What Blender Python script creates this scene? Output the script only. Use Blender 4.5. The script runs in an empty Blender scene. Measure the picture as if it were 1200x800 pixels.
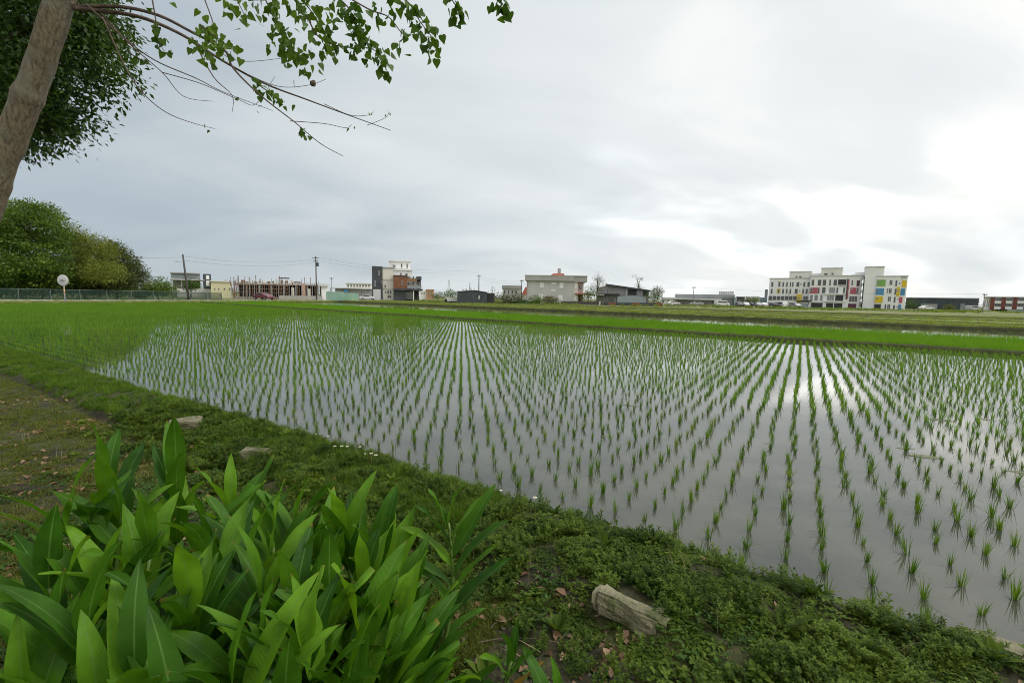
import bpy, bmesh, math, random
import numpy as np
from mathutils import Vector, Matrix, Euler, noise

rng = random.Random(7)
npr = np.random.default_rng(11)
scene = bpy.context.scene
COL = scene.collection
rad = math.radians

# ------------------------------------------------------------------ camera
EYE = 1.8
FPX = 533.3                       # focal length in photograph pixels (16 mm on 36 mm, 1200 px wide)
cam_data = bpy.data.cameras.new('camera')
cam_data.lens = 16.0
cam_data.sensor_width = 36.0
cam_data.clip_start = 0.05
cam_data.clip_end = 6000.0
cam = bpy.data.objects.new('camera', cam_data)
COL.objects.link(cam)
CAM_ROT = Matrix.Rotation(rad(90 - 5.47), 3, 'X') @ Matrix.Rotation(rad(1.1), 3, 'Z')
cam.matrix_world = Matrix.Translation((0, 0, EYE)) @ CAM_ROT.to_4x4()
scene.camera = cam

# ------------------------------------------------------------------ sky and sun (bright overcast)
SUN_AZ, SUN_EL = 96.0, 48.0       # degrees right of the view axis, above the horizon
sun_vec = Vector((math.sin(rad(SUN_AZ)) * math.cos(rad(SUN_EL)), math.cos(rad(SUN_AZ)) * math.cos(rad(SUN_EL)), math.sin(rad(SUN_EL))))
sd = bpy.data.lights.new('sun', 'SUN')
sd.energy = 1.5
sd.angle = rad(25)
sd.color = (1.0, 0.96, 0.9)
sun = bpy.data.objects.new('sun', sd)
COL.objects.link(sun)
sun.rotation_euler = (-sun_vec).to_track_quat('-Z', 'Y').to_euler()

world = bpy.data.worlds.new('World')
scene.world = world
world.use_nodes = True
wt = world.node_tree
wt.nodes.clear()
def wn(kind, **kw):
    n = wt.nodes.new(kind)
    for k, v in kw.items():
        setattr(n, k, v)
    return n
def wl(a, b):
    wt.links.new(a, b)
def wmath(op, a, b=None, clamp=False):
    n = wn('ShaderNodeMath', operation=op, use_clamp=clamp)
    for i, v in enumerate((a, b)):
        if v is None: continue
        if isinstance(v, (int, float)): n.inputs[i].default_value = v
        else: wl(v, n.inputs[i])
    return n.outputs[0]
w_out = wn('ShaderNodeOutputWorld')
w_bg = wn('ShaderNodeBackground')
w_bg.inputs['Strength'].default_value = 0.1
wl(w_bg.outputs[0], w_out.inputs[0])
w_sky = wn('ShaderNodeTexSky', sky_type='NISHITA')
w_sky.sun_disc = False
w_sky.sun_elevation = rad(SUN_EL)
w_sky.sun_rotation = rad(SUN_AZ)
w_tc = wn('ShaderNodeTexCoord')
w_sep = wn('ShaderNodeSeparateXYZ')
wl(w_tc.outputs['Generated'], w_sep.inputs[0])
w_zc = wmath('MAXIMUM', w_sep.outputs[2], 0.0)
w_den = wmath('ADD', w_zc, 0.30)
w_px = wmath('DIVIDE', w_sep.outputs[0], w_den)
w_py = wmath('DIVIDE', w_sep.outputs[1], w_den)
# cloud bands are laid out on a flat layer overhead and drawn out along one wind direction
w_comb = wn('ShaderNodeCombineXYZ')
wl(wmath('MULTIPLY', wmath('ADD', w_px, wmath('MULTIPLY', w_py, 0.35)), 0.55), w_comb.inputs[0])
wl(wmath('SUBTRACT', w_py, wmath('MULTIPLY', w_px, 0.25)), w_comb.inputs[1])
def wnoise(scale, detail, rough, dist, off):
    m = wn('ShaderNodeMapping')
    m.inputs['Location'].default_value = off
    wl(w_comb.outputs[0], m.inputs[0])
    n = wn('ShaderNodeTexNoise')
    n.inputs['Scale'].default_value = scale
    n.inputs['Detail'].default_value = detail
    n.inputs['Roughness'].default_value = rough
    n.inputs['Distortion'].default_value = dist
    wl(m.outputs[0], n.inputs['Vector'])
    return n.outputs['Fac']
n1 = wnoise(0.85, 3.0, 0.45, 0.3, (3.1, 1.7, 0.0))
n2 = wnoise(2.0, 5.0, 0.5, 0.5, (7.3, 4.4, 2.0))
n3 = wnoise(2.6, 3.0, 0.42, 0.4, (1.3, 9.4, 5.0))
# the sun stands behind the cloud on the right: the layer gets brighter towards it
w_dot = wn('ShaderNodeVectorMath', operation='DOT_PRODUCT')
wl(w_tc.outputs['Generated'], w_dot.inputs[0])
w_dot.inputs[1].default_value = (math.sin(rad(64)), math.cos(rad(64)), 0.0)
t_a = wmath('MAXIMUM', wmath('ADD', wmath('ADD', wmath('MULTIPLY', w_dot.outputs['Value'], 0.45), 0.365), wmath('MULTIPLY', w_zc, 0.14)), 0.22)
# behind the viewer, out of view, the layer is brightened to light the facades
w_back = wmath('MULTIPLY', wmath('MAXIMUM', wmath('MULTIPLY', w_sep.outputs[1], -1.0), 0.0), 0.85)
t_a = wmath('ADD', t_a, w_back)
# thinner cloud, brighter, in a low band on the right
w_low = wmath('POWER', 2.718, wmath('MULTIPLY', wmath('POWER', wmath('MULTIPLY', wmath('SUBTRACT', w_zc, 0.17), 8.0), 2.0), -1.0))
w_lowr = wmath('MULTIPLY', w_low, wmath('MAXIMUM', wmath('SUBTRACT', w_dot.outputs['Value'], 0.42), 0.0))
w_lowr = wmath('MULTIPLY', w_lowr, wmath('MAXIMUM', wmath('SUBTRACT', n3, 0.44), 0.0))
t_a = wmath('ADD', t_a, wmath('MULTIPLY', w_lowr, 1.2))
t_b = wmath('ADD', t_a, wmath('MULTIPLY', wmath('SUBTRACT', n1, 0.5), 0.62))
t_c = wmath('ADD', t_b, wmath('MULTIPLY', wmath('SUBTRACT', n2, 0.5), 0.60), clamp=True)
w_ramp = wn('ShaderNodeValToRGB')
cr = w_ramp.color_ramp
cr.elements[0].position = 0.0
cr.elements[0].color = (0.33, 0.395, 0.455, 1)
cr.elements[1].position = 1.0
cr.elements[1].color = (1.02, 0.99, 0.93, 1)
for p_, c_ in ((0.25, (0.43, 0.487, 0.525, 1)), (0.5, (0.59, 0.635, 0.655, 1)), (0.78, (0.74, 0.765, 0.765, 1))):
    e_ = cr.elements.new(p_)
    e_.color = c_
wl(t_c, w_ramp.inputs[0])
w_scl = wn('ShaderNodeVectorMath', operation='SCALE')
# small breaks low on the right, where the sun almost comes through
w_brk = wmath('MULTIPLY', w_low, wmath('MAXIMUM', wmath('SUBTRACT', w_dot.outputs['Value'], 0.45), 0.0))
w_brk = wmath('MULTIPLY', w_brk, wmath('MAXIMUM', wmath('POWER', wmath('MAXIMUM', wmath('SUBTRACT', n3, 0.43), 0.0), 2.0), 0.0))
wl(wmath('MULTIPLY', wmath('ADD', wmath('MULTIPLY', w_brk, 40.0), 1.0), 10.0), w_scl.inputs['Scale'])
wl(w_ramp.outputs[0], w_scl.inputs[0])
w_mix = wn('ShaderNodeMixRGB')
w_mix.inputs[0].default_value = 0.95
wl(w_sky.outputs[0], w_mix.inputs[1])
wl(w_scl.outputs[0], w_mix.inputs[2])
wl(w_mix.outputs[0], w_bg.inputs[0])

vs = scene.view_settings
vs.view_transform = 'Standard'
vs.look = 'None'
vs.exposure = 0.26
vs.gamma = 1.0
vs.use_curve_mapping = False
scene.render.engine = 'CYCLES'
scene.cycles.max_bounces = 6
scene.cycles.diffuse_bounces = 3
scene.cycles.glossy_bounces = 3
scene.cycles.transmission_bounces = 3
scene.cycles.transparent_max_bounces = 6
scene.cycles.caustics_reflective = False
scene.cycles.caustics_refractive = False
scene.cycles.use_denoising = True
scene.cycles.pixel_filter_type = 'BLACKMAN_HARRIS'
scene.cycles.filter_width = 1.0

# ------------------------------------------------------------------ pixel -> place helpers
def ray(px, py):
    return CAM_ROT @ Vector(((px - 600) / FPX, -(py - 400) / FPX, -1.0))
def G(px, py, z=0.0):             # where the sight line meets level z
    r = ray(px, py)
    t = (z - EYE) / r.z
    return Vector((r.x * t, r.y * t, z))
def P(px, py, Y):                 # on the sight line at distance Y ahead
    r = ray(px, py)
    t = Y / r.y
    return Vector((r.x * t, Y, EYE + r.z * t))
def proj(p):
    c = CAM_ROT.transposed() @ (Vector(p) - Vector((0, 0, EYE)))
    if c.z > -0.05: return None
    return (600 + FPX * c.x / -c.z, 400 - FPX * c.y / -c.z)
# field axes: UD runs along the bank (to the far left), ND across the paddy
BANG = rad(57.5)
UD = Vector((-math.sin(BANG), math.cos(BANG), 0))
ND = Vector((math.cos(BANG), math.sin(BANG), 0))
def NU(n, u, z=0.0):
    return Vector((ND.x * n + UD.x * u, ND.y * n + UD.y * u, z))
def to_nu(x, y):
    return (ND.x * x + ND.y * y, UD.x * x + UD.y * y)

# ------------------------------------------------------------------ objects
def tag(o, label=None, cat=None, group=None, kind=None):
    if label: o['label'] = label
    if cat: o['category'] = cat
    if group: o['group'] = group
    if kind: o['kind'] = kind
    return o
def thing(name, loc, label, cat, group=None, rotz=0.0):
    o = bpy.data.objects.new(name, None)
    o.empty_display_size = 0.2
    COL.objects.link(o)
    o.location = loc
    o.rotation_euler = (0, 0, rotz)
    return tag(o, label, cat, group)
def link(name, mesh, parent=None):
    o = bpy.data.objects.new(name, mesh)
    COL.objects.link(o)
    if parent: o.parent = parent
    return o
def wpos(o):
    v = Vector(o.location)
    p = o.parent
    while p:
        v = p.rotation_euler.to_matrix() @ v + Vector(p.location)
        p = p.parent
    return v
SITED = set()                     # buildings whose parts are given in their own turned frame
GZ = 0.35                         # level of the built-up land
class MB:
    """collects simple shapes, then links them as one mesh object"""
    def __init__(self):
        self.v = []; self.f = []; self.uv = {}
    def add(self, vs, fs):
        o = len(self.v)
        self.v.extend([tuple(a) for a in vs])
        self.f.extend([tuple(i + o for i in f) for f in fs])
        return self
    def box(self, x0, x1, y0, y1, z0, z1):
        return self.add([(x0, y0, z0), (x1, y0, z0), (x1, y1, z0), (x0, y1, z0), (x0, y0, z1), (x1, y0, z1), (x1, y1, z1), (x0, y1, z1)],
                        [(0, 3, 2, 1), (4, 5, 6, 7), (0, 1, 5, 4), (1, 2, 6, 5), (2, 3, 7, 6), (3, 0, 4, 7)])
    def tube(self, pts, radii, seg=8, cap=True):
        pts = [Vector(p) for p in pts]
        rings = []
        prev = None
        for i, p in enumerate(pts):
            a = pts[max(i - 1, 0)]; b = pts[min(i + 1, len(pts) - 1)]
            t = (b - a)
            t = t.normalized() if t.length > 1e-9 else Vector((0, 0, 1))
            if prev is None:
                n = t.orthogonal().normalized()
            else:
                n = prev - t * prev.dot(t)
                n = n.normalized() if n.length > 1e-6 else t.orthogonal().normalized()
            prev = n
            b2 = t.cross(n)
            r = radii[i] if hasattr(radii, '__len__') else radii
            rings.append([p + (n * math.cos(2 * math.pi * k / seg) + b2 * math.sin(2 * math.pi * k / seg)) * r for k in range(seg)])
        vs = [q for rg in rings for q in rg]
        fs = []
        for i in range(len(rings) - 1):
            for k in range(seg):
                fs.append((i * seg + k, i * seg + (k + 1) % seg, (i + 1) * seg + (k + 1) % seg, (i + 1) * seg + k))
        if cap:
            fs.append(tuple(range(seg - 1, -1, -1)))
            fs.append(tuple((len(rings) - 1) * seg + k for k in range(seg)))
        return self.add(vs, fs)
    def cyl(self, x, y, z0, z1, r0, r1=None, seg=12):
        return self.tube([(x, y, z0), (x, y, z1)], [r0, r1 if r1 is not None else r0], seg)
    def prism(self, prof, y0, y1):           # (x, z) outline pushed from y0 to y1
        n = len(prof)
        vs = [(x, y0, z) for x, z in prof] + [(x, y1, z) for x, z in prof]
        fs = [tuple(range(n)), tuple(range(2 * n - 1, n - 1, -1))]
        fs += [(i + n, (i + 1) % n + n, (i + 1) % n, i) for i in range(n)]
        return self.add(vs, fs)
    def mesh(self, name, mat, smooth=False):
        m = bpy.data.meshes.new(name)
        m.from_pydata(self.v, [], self.f)
        if mat: m.materials.append(mat)
        if smooth:
            m.polygons.foreach_set('use_smooth', [True] * len(m.polygons))
        m.update()
        return m
    def build(self, name, mat, parent=None, smooth=False, world=True, bevel=0.0):
        if parent is not None and world:
            q = parent
            while q.parent: q = q.parent
            o = Vector((0, 0, GZ)) if q in SITED else wpos(parent)
            self.v = [(a - o.x, b - o.y, c - o.z) for a, b, c in self.v]
        ob = link(name, self.mesh(name, mat, smooth), parent)
        if bevel:
            md = ob.modifiers.new('bevel', 'BEVEL')
            md.width = bevel; md.segments = 2
        return ob
def np_mesh(name, verts, faces, mat, smooth=False, uv=None):
    """verts (N,3), faces (M,k) arrays -> mesh"""
    m = bpy.data.meshes.new(name)
    verts = np.asarray(verts, dtype=np.float32); faces = np.asarray(faces, dtype=np.int32)
    m.vertices.add(len(verts)); m.vertices.foreach_set('co', verts.ravel())
    k = faces.shape[1]
    m.loops.add(faces.size); m.loops.foreach_set('vertex_index', faces.ravel())
    m.polygons.add(len(faces))
    m.polygons.foreach_set('loop_start', np.arange(0, faces.size, k, dtype=np.int32))
    if smooth: m.polygons.foreach_set('use_smooth', np.ones(len(faces), dtype=bool))
    m.materials.append(mat)
    m.update(calc_edges=True)
    if uv is not None:
        l = m.uv_layers.new(name='UVMap')
        l.data.foreach_set('uv', np.asarray(uv, dtype=np.float32)[faces.ravel()].ravel())
    return m

# ------------------------------------------------------------------ materials
def nodes_of(name):
    m = bpy.data.materials.new(name)
    m.use_nodes = True
    nt = m.node_tree
    return m, nt, nt.nodes['Principled BSDF'], nt.nodes['Material Output']
def rgba(c):
    return (c[0], c[1], c[2], 1.0)
def surf(name, c1, c2=None, scale=3.0, rough=0.8, bump=0.0, bscale=None, metal=0.0, spec=0.4, detail=5.0, contrast=(0.35, 0.65), c3=None, s3=0.3):
    """two-tone noise surface with optional bump"""
    m, nt, b, out = nodes_of(name)
    b.inputs['Roughness'].default_value = rough
    b.inputs['Metallic'].default_value = metal
    b.inputs['Specular IOR Level'].default_value = spec
    if c2 is None: c2 = tuple(v * 0.8 for v in c1)
    geo = nt.nodes.new('ShaderNodeNewGeometry')
    nz = nt.nodes.new('ShaderNodeTexNoise')
    nz.inputs['Scale'].default_value = scale; nz.inputs['Detail'].default_value = detail
    nt.links.new(geo.outputs['Position'], nz.inputs['Vector'])
    rp = nt.nodes.new('ShaderNodeValToRGB')
    rp.color_ramp.elements[0].position = contrast[0]; rp.color_ramp.elements[0].color = rgba(c1)
    rp.color_ramp.elements[1].position = contrast[1]; rp.color_ramp.elements[1].color = rgba(c2)
    nt.links.new(nz.outputs['Fac'], rp.inputs[0])
    col = rp.outputs[0]
    if c3 is not None:
        n3 = nt.nodes.new('ShaderNodeTexNoise')
        n3.inputs['Scale'].default_value = s3; n3.inputs['Detail'].default_value = 6
        nt.links.new(geo.outputs['Position'], n3.inputs['Vector'])
        r3 = nt.nodes.new('ShaderNodeValToRGB')
        r3.color_ramp.elements[0].position = 0.47; r3.color_ramp.elements[1].position = 0.62
        nt.links.new(n3.outputs['Fac'], r3.inputs[0])
        mx = nt.nodes.new('ShaderNodeMixRGB')
        nt.links.new(r3.outputs[0], mx.inputs[0]); nt.links.new(col, mx.inputs[1]); mx.inputs[2].default_value = rgba(c3)
        col = mx.outputs[0]
    nt.links.new(col, b.inputs['Base Color'])
    if bump:
        nb = nt.nodes.new('ShaderNodeTexNoise')
        nb.inputs['Scale'].default_value = bscale or scale * 4; nb.inputs['Detail'].default_value = 6
        nt.links.new(geo.outputs['Position'], nb.inputs['Vector'])
        bp = nt.nodes.new('ShaderNodeBump'); bp.inputs['Strength'].default_value = bump; bp.inputs['Distance'].default_value = 0.03
        nt.links.new(nb.outputs['Fac'], bp.inputs['Height']); nt.links.new(bp.outputs[0], b.inputs['Normal'])
    return m
def leafmat(name, ca, cb, trans=0.35, rough=0.5, island=True, wscale=0.6, cc=None, spec=0.4):
    """foliage: every leaf (mesh island or object) takes its own tone between ca and cb; some light comes through"""
    m, nt, b, out = nodes_of(name)
    b.inputs['Roughness'].default_value = rough
    b.inputs['Specular IOR Level'].default_value = spec
    geo = nt.nodes.new('ShaderNodeNewGeometry'); oi = nt.nodes.new('ShaderNodeObjectInfo')
    ad = nt.nodes.new('ShaderNodeMath'); ad.operation = 'ADD'
    nt.links.new(geo.outputs['Random Per Island'], ad.inputs[0]); nt.links.new(oi.outputs['Random'], ad.inputs[1])
    hf = nt.nodes.new('ShaderNodeMath'); hf.operation = 'MULTIPLY'; hf.inputs[1].default_value = 0.5
    nt.links.new(ad.outputs[0], hf.inputs[0])
    nz = nt.nodes.new('ShaderNodeTexNoise'); nz.inputs['Scale'].default_value = wscale; nz.inputs['Detail'].default_value = 3
    nt.links.new(geo.outputs['Position'], nz.inputs['Vector'])
    mxf = nt.nodes.new('ShaderNodeMath'); mxf.operation = 'MULTIPLY_ADD'; mxf.inputs[1].default_value = 1.2; mxf.inputs[2].default_value = -0.6
    nt.links.new(nz.outputs['Fac'], mxf.inputs[0])
    sm = nt.nodes.new('ShaderNodeMath'); sm.operation = 'ADD'; sm.use_clamp = True
    nt.links.new(hf.outputs[0], sm.inputs[0]); nt.links.new(mxf.outputs[0], sm.inputs[1])
    rp = nt.nodes.new('ShaderNodeValToRGB')
    rp.color_ramp.elements[0].position = 0.15; rp.color_ramp.elements[0].color = rgba(ca)
    rp.color_ramp.elements[1].position = 0.85; rp.color_ramp.elements[1].color = rgba(cb)
    if cc is not None:
        e = rp.color_ramp.elements.new(0.97); e.color = rgba(cc)
        rp.color_ramp.elements[1].position = 0.85
    nt.links.new(sm.outputs[0], rp.inputs[0])
    nt.links.new(rp.outputs[0], b.inputs['Base Color'])
    tr = nt.nodes.new('ShaderNodeBsdfTranslucent')
    br = nt.nodes.new('ShaderNodeMixRGB'); br.blend_type = 'MULTIPLY'; br.inputs[0].default_value = 1.0
    br.inputs[2].default_value = (1.25, 1.15, 0.55, 1)
    nt.links.new(rp.outputs[0], br.inputs[1]); nt.links.new(br.outputs[0], tr.inputs['Color'])
    mx = nt.nodes.new('ShaderNodeMixShader'); mx.inputs[0].default_value = trans
    nt.links.new(b.outputs[0], mx.inputs[1]); nt.links.new(tr.outputs[0], mx.inputs[2])
    nt.links.new(mx.outputs[0], out.inputs['Surface'])
    return m

# ------------------------------------------------------------------ scattering (geometry nodes, for what nobody could count)
def scatter(name, protos, pts, rotz, scl, label, cat, tilt=0.0):
    pts = np.asarray(pts, dtype=np.float32)
    N = len(pts)
    me = bpy.data.meshes.new(name)
    me.vertices.add(N); me.vertices.foreach_set('co', pts.ravel())
    rot = np.zeros((N, 3), dtype=np.float32)
    rot[:, 2] = rotz
    if tilt:
        rot[:, 0] = npr.normal(0, tilt, N); rot[:, 1] = npr.normal(0, tilt, N)
    a = me.attributes.new('rot', 'FLOAT_VECTOR', 'POINT'); a.data.foreach_set('vector', rot.ravel())
    s = np.asarray(scl, dtype=np.float32)
    if s.ndim == 1: s = np.repeat(s[:, None], 3, axis=1)
    a = me.attributes.new('scl', 'FLOAT_VECTOR', 'POINT'); a.data.foreach_set('vector', s.ravel())
    a = me.attributes.new('idx', 'INT', 'POINT'); a.data.foreach_set('value', npr.integers(0, len(protos), N).astype(np.int32))
    ob = link(name, me)
    pc = bpy.data.collections.new(name + '_forms')
    for i, pm in enumerate(protos):
        po = bpy.data.objects.new(name + '_form', pm)
        pc.objects.link(po)
    ng = bpy.data.node_groups.new(name + '_nodes', 'GeometryNodeTree')
    ng.interface.new_socket('Geometry', in_out='INPUT', socket_type='NodeSocketGeometry')
    ng.interface.new_socket('Geometry', in_out='OUTPUT', socket_type='NodeSocketGeometry')
    gi = ng.nodes.new('NodeGroupInput'); go = ng.nodes.new('NodeGroupOutput')
    iop = ng.nodes.new('GeometryNodeInstanceOnPoints')
    ci = ng.nodes.new('GeometryNodeCollectionInfo')
    ci.inputs['Collection'].default_value = pc
    ci.inputs['Separate Children'].default_value = True
    ci.inputs['Reset Children'].default_value = True
    iop.inputs['Pick Instance'].default_value = True
    def attr(nm, typ):
        n = ng.nodes.new('GeometryNodeInputNamedAttribute'); n.data_type = typ; n.inputs['Name'].default_value = nm
        return n.outputs['Attribute']
    ng.links.new(gi.outputs[0], iop.inputs['Points'])
    ng.links.new(ci.outputs[0], iop.inputs['Instance'])
    ng.links.new(attr('idx', 'INT'), iop.inputs['Instance Index'])
    e2r = ng.nodes.new('FunctionNodeEulerToRotation')
    ng.links.new(attr('rot', 'FLOAT_VECTOR'), e2r.inputs[0])
    ng.links.new(e2r.outputs[0], iop.inputs['Rotation'])
    ng.links.new(attr('scl', 'FLOAT_VECTOR'), iop.inputs['Scale'])
    ng.links.new(iop.outputs[0], go.inputs[0])
    md = ob.modifiers.new('scatter', 'NODES'); md.node_group = ng
    return tag(ob, label, cat, kind='stuff')

# ================================================================== THE SETTING
M_soil = surf('dark_soil', (0.036, 0.027, 0.017), (0.075, 0.058, 0.038), 6, 0.95, 0.8, 30, c3=(0.035, 0.05, 0.015), s3=1.2)
M_lawn = surf('lawn_soil', (0.05, 0.047, 0.018), (0.085, 0.06, 0.035), 3, 0.95, 0.8, 40, c3=(0.045, 0.065, 0.015), s3=0.9)
M_farland = surf('far_grass', (0.12, 0.16, 0.035), (0.18, 0.20, 0.06), 0.12, 0.95, 0.5, 2.0, c3=(0.22, 0.22, 0.10), s3=0.05)
M_olive = surf('olive_field', (0.19, 0.255, 0.055), (0.27, 0.33, 0.10), 0.15, 0.95, 0.6, 3.0)
M_bund = surf('bund_earth', (0.045, 0.05, 0.018), (0.08, 0.085, 0.03), 2.0, 0.95, 0.9, 12)
M_asphalt = surf('asphalt', (0.16, 0.16, 0.155), (0.20, 0.20, 0.19), 1.5, 0.9, 0.2, 30)

def sstep(a, b, x):
    t = np.clip((x - a) / (b - a), 0, 1)
    return t * t * (3 - 2 * t)
def fbm(x, y, s, seed=0.0):
    return np.array([noise.fractal(Vector((a * s, b * s, seed)), 1.0, 2.0, 4) for a, b in zip(np.ravel(x), np.ravel(y))]).reshape(np.shape(x))
EDGE = 3.40
def edge_shift(u):
    return 0.10 * noise.noise(Vector((u * 0.9, 3.3, 0))) + 0.05 * noise.noise(Vector((u * 3.1, 8.3, 0)))
def bank_h(n, u):
    """height of the near bank above the water"""
    e = EDGE + edge_shift(u) - 0.16 * max(0.0, min(1.0, -u / 2.5))
    if n > e + 0.30: return -0.10
    ridge = 0.165 + 0.035 * noise.noise(Vector((n * 1.6, u * 0.9, 1.0)))
    lawn = 0.13 + 0.02 * noise.noise(Vector((n * 0.8, u * 0.8, 5.0)))
    g = 2.08 + 0.12 * noise.noise(Vector((u * 0.7, 2.0, 0)))
    def ss(a, b, x):
        t = min(max((x - a) / (b - a), 0), 1)
        return t * t * (3 - 2 * t)
    h = lawn + (ridge - lawn) * ss(g - 0.05, g + 0.35, n)
    groove = math.exp(-((n - g) / 0.10) ** 2) * 0.08 * (0.35 + 0.65 * ss(3.0, 6.0, u))
    h -= groove
    h += 0.032 * noise.noise(Vector((n * 5, u * 5, 0))) + 0.009 * noise.noise(Vector((n * 19, u * 19, 4)))
    k = ss(e + 0.10, e - 0.52, n)
    h = -0.10 + (h + 0.10) * k if n > e - 0.54 else h
    return h
def bank_mesh():
    ns = np.concatenate([np.arange(-14, -1, 1.0), np.arange(-1, 0.4, 0.15), np.arange(0.4, 3.95, 0.045), [4.2]])
    us = np.concatenate([np.arange(-14, -3.5, 0.4), np.arange(-3.5, 9, 0.05), np.arange(9, 16, 0.12), np.arange(16, 92, 0.8)])
    vs = [NU(n, u, bank_h(n, u)) for u in us for n in ns]
    A = len(ns)
    fs = [(j * A + i, j * A + i + 1, (j + 1) * A + i + 1, (j + 1) * A + i) for j in range(len(us) - 1) for i in range(A - 1)]
    return np_mesh('bank', np.array([tuple(v) for v in vs]), np.array(fs)[:, ::-1], None, True)
def two_zone(name):
    m, nt, b, out = nodes_of(name)
    b.inputs['Roughness'].default_value = 0.95
    geo = nt.nodes.new('ShaderNodeNewGeometry')
    def nz(s, d=5, dist=0):
        n = nt.nodes.new('ShaderNodeTexNoise'); n.inputs['Scale'].default_value = s; n.inputs['Detail'].default_value = d
        n.inputs['Distortion'].default_value = dist
        nt.links.new(geo.outputs['Position'], n.inputs['Vector']); return n.outputs['Fac']
    def ramp(f, stops):
        r = nt.nodes.new('ShaderNodeValToRGB')
        r.color_ramp.elements[0].position = stops[0][0]; r.color_ramp.elements[0].color = rgba(stops[0][1])
        r.color_ramp.elements[1].position = stops[-1][0]; r.color_ramp.elements[1].color = rgba(stops[-1][1])
        for p, c in stops[1:-1]:
            e = r.color_ramp.elements.new(p); e.color = rgba(c)
        nt.links.new(f, r.inputs[0]); return r.outputs[0]
    soil = ramp(nz(12, 9), [(0.3, (0.014, 0.011, 0.007)), (0.52, (0.036, 0.028, 0.017)), (0.78, (0.095, 0.077, 0.05))])
    green = ramp(nz(30, 4), [(0.3, (0.035, 0.042, 0.010)), (0.7, (0.085, 0.088, 0.026))])
    f = ramp(nz(1.6, 6, 0.4), [(0.40, (0, 0, 0)), (0.58, (1, 1, 1))])
    mx = nt.nodes.new('ShaderNodeMixRGB'); nt.links.new(f, mx.inputs[0]); nt.links.new(soil, mx.inputs[1]); nt.links.new(green, mx.inputs[2])
    nt.links.new(mx.outputs[0], b.inputs['Base Color'])
    bp = nt.nodes.new('ShaderNodeBump'); bp.inputs['Strength'].default_value = 0.9; bp.inputs['Distance'].default_value = 0.02
    nt.links.new(nz(45, 8), bp.inputs['Height']); nt.links.new(bp.outputs[0], b.inputs['Normal'])
    return m
M_bank = two_zone('bank_earth')
bk = bank_mesh(); bk.materials.clear(); bk.materials.append(M_bank)
tag(link('field_bank', bk), kind='structure')

# one sheet to the horizon, lying under everything
gm = MB(); gm.add([(-4000, -400, -0.16), (4000, -400, -0.16), (4000, 5000, -0.16), (-4000, 5000, -0.16)], [(0, 1, 2, 3)])
tag(gm.build('ground', M_farland), kind='structure')

# flooded paddies
def water_mat(name, c1, c2, ripple):
    m, nt, b, out = nodes_of(name)
    b.inputs['Roughness'].default_value = 0.025
    b.inputs['IOR'].default_value = 1.62
    geo = nt.nodes.new('ShaderNodeNewGeometry')
    nz = nt.nodes.new('ShaderNodeTexNoise'); nz.inputs['Scale'].default_value = 1.3; nz.inputs['Detail'].default_value = 7
    nt.links.new(geo.outputs['Position'], nz.inputs['Vector'])
    rp = nt.nodes.new('ShaderNodeValToRGB')
    rp.color_ramp.elements[0].position = 0.35; rp.color_ramp.elements[0].color = rgba(c1)
    rp.color_ramp.elements[1].position = 0.68; rp.color_ramp.elements[1].color = rgba(c2)
    nt.links.new(nz.outputs['Fac'], rp.inputs[0]); nt.links.new(rp.outputs[0], b.inputs['Base Color'])
    nb = nt.nodes.new('ShaderNodeTexNoise'); nb.inputs['Scale'].default_value = 3.5; nb.inputs['Detail'].default_value = 3
    nt.links.new(geo.outputs['Position'], nb.inputs['Vector'])
    bp = nt.nodes.new('ShaderNodeBump'); bp.inputs['Strength'].default_value = ripple; bp.inputs['Distance'].default_value = 0.01
    nt.links.new(nb.outputs['Fac'], bp.inputs['Height']); nt.links.new(bp.outputs[0], b.inputs['Normal'])
    return m
M_water = water_mat('paddy_water', (0.042, 0.047, 0.034), (0.085, 0.09, 0.066), 0.05)
def b1(u): return 25.6 + 0.12 * u          # first bund across the paddies
def gA(u): return 37.8 + 0.12 * u          # far edge of the thick green rice
def b2(u): return 51.5 + 0.20 * u          # second bund
def strip(name, f0, f1, u0, u1, z, mat, step=4.0, skirt=0.5):
    us = np.arange(u0, u1 + 0.1, step)
    mb = MB()
    a = [NU(f0(u), u, z) for u in us]; b = [NU(f1(u), u, z) for u in us]
    n = len(us)
    mb.add(a + b, [(i, n + i, n + i + 1, i + 1)[::-1] for i in range(n - 1)])
    if skirt:
        lo = [Vector((p.x, p.y, z - skirt)) for p in a]
        mb.add(a + lo, [(i, i + 1, n + i + 1, n + i)[::-1] for i in range(n - 1)])
    o = mb.build(name, mat)
    return tag(o, kind='structure')
strip('paddy_water', lambda u: 3.0, b1, -60, 130, 0.0, M_water, skirt=0)
strip('paddy_water', lambda u: b1(u) + 0.02, b2, -70, 130, 0.012, M_water, skirt=0)
FIELDS = [(0.3, 63.0, 0.16, 0.20, M_olive), (0.0, 73.0, 0.12, 0.24, M_olive), (0.0, 84.0, 0.06, 0.27, M_farland), (0.0, 92.0, 0.0, 0.30, M_farland)]
prev = b2
for i, (o_, base_, sl_, z_, m_) in enumerate(FIELDS):
    nxt = (lambda u, base_=base_, sl_=sl_: base_ + sl_ * u)
    strip('grass_field', (lambda u, prev=prev: prev(u) + 0.1), (lambda u, nxt=nxt: nxt(u) + 0.3), -190, 140, z_, m_)
    prev = nxt
fl = MB()
fl.add([NU(92, 900, 0.345), NU(92, -900, 0.345), NU(2600, -2600, 0.345), NU(2600, 2600, 0.345)], [(0, 1, 2, 3)])
fl.add([NU(92, 900, 0.345), NU(92, -900, 0.345), NU(92, -900, -0.3), NU(92, 900, -0.3)], [(0, 3, 2, 1)])
tag(fl.build('grass_field', M_farland), kind='structure')

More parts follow.
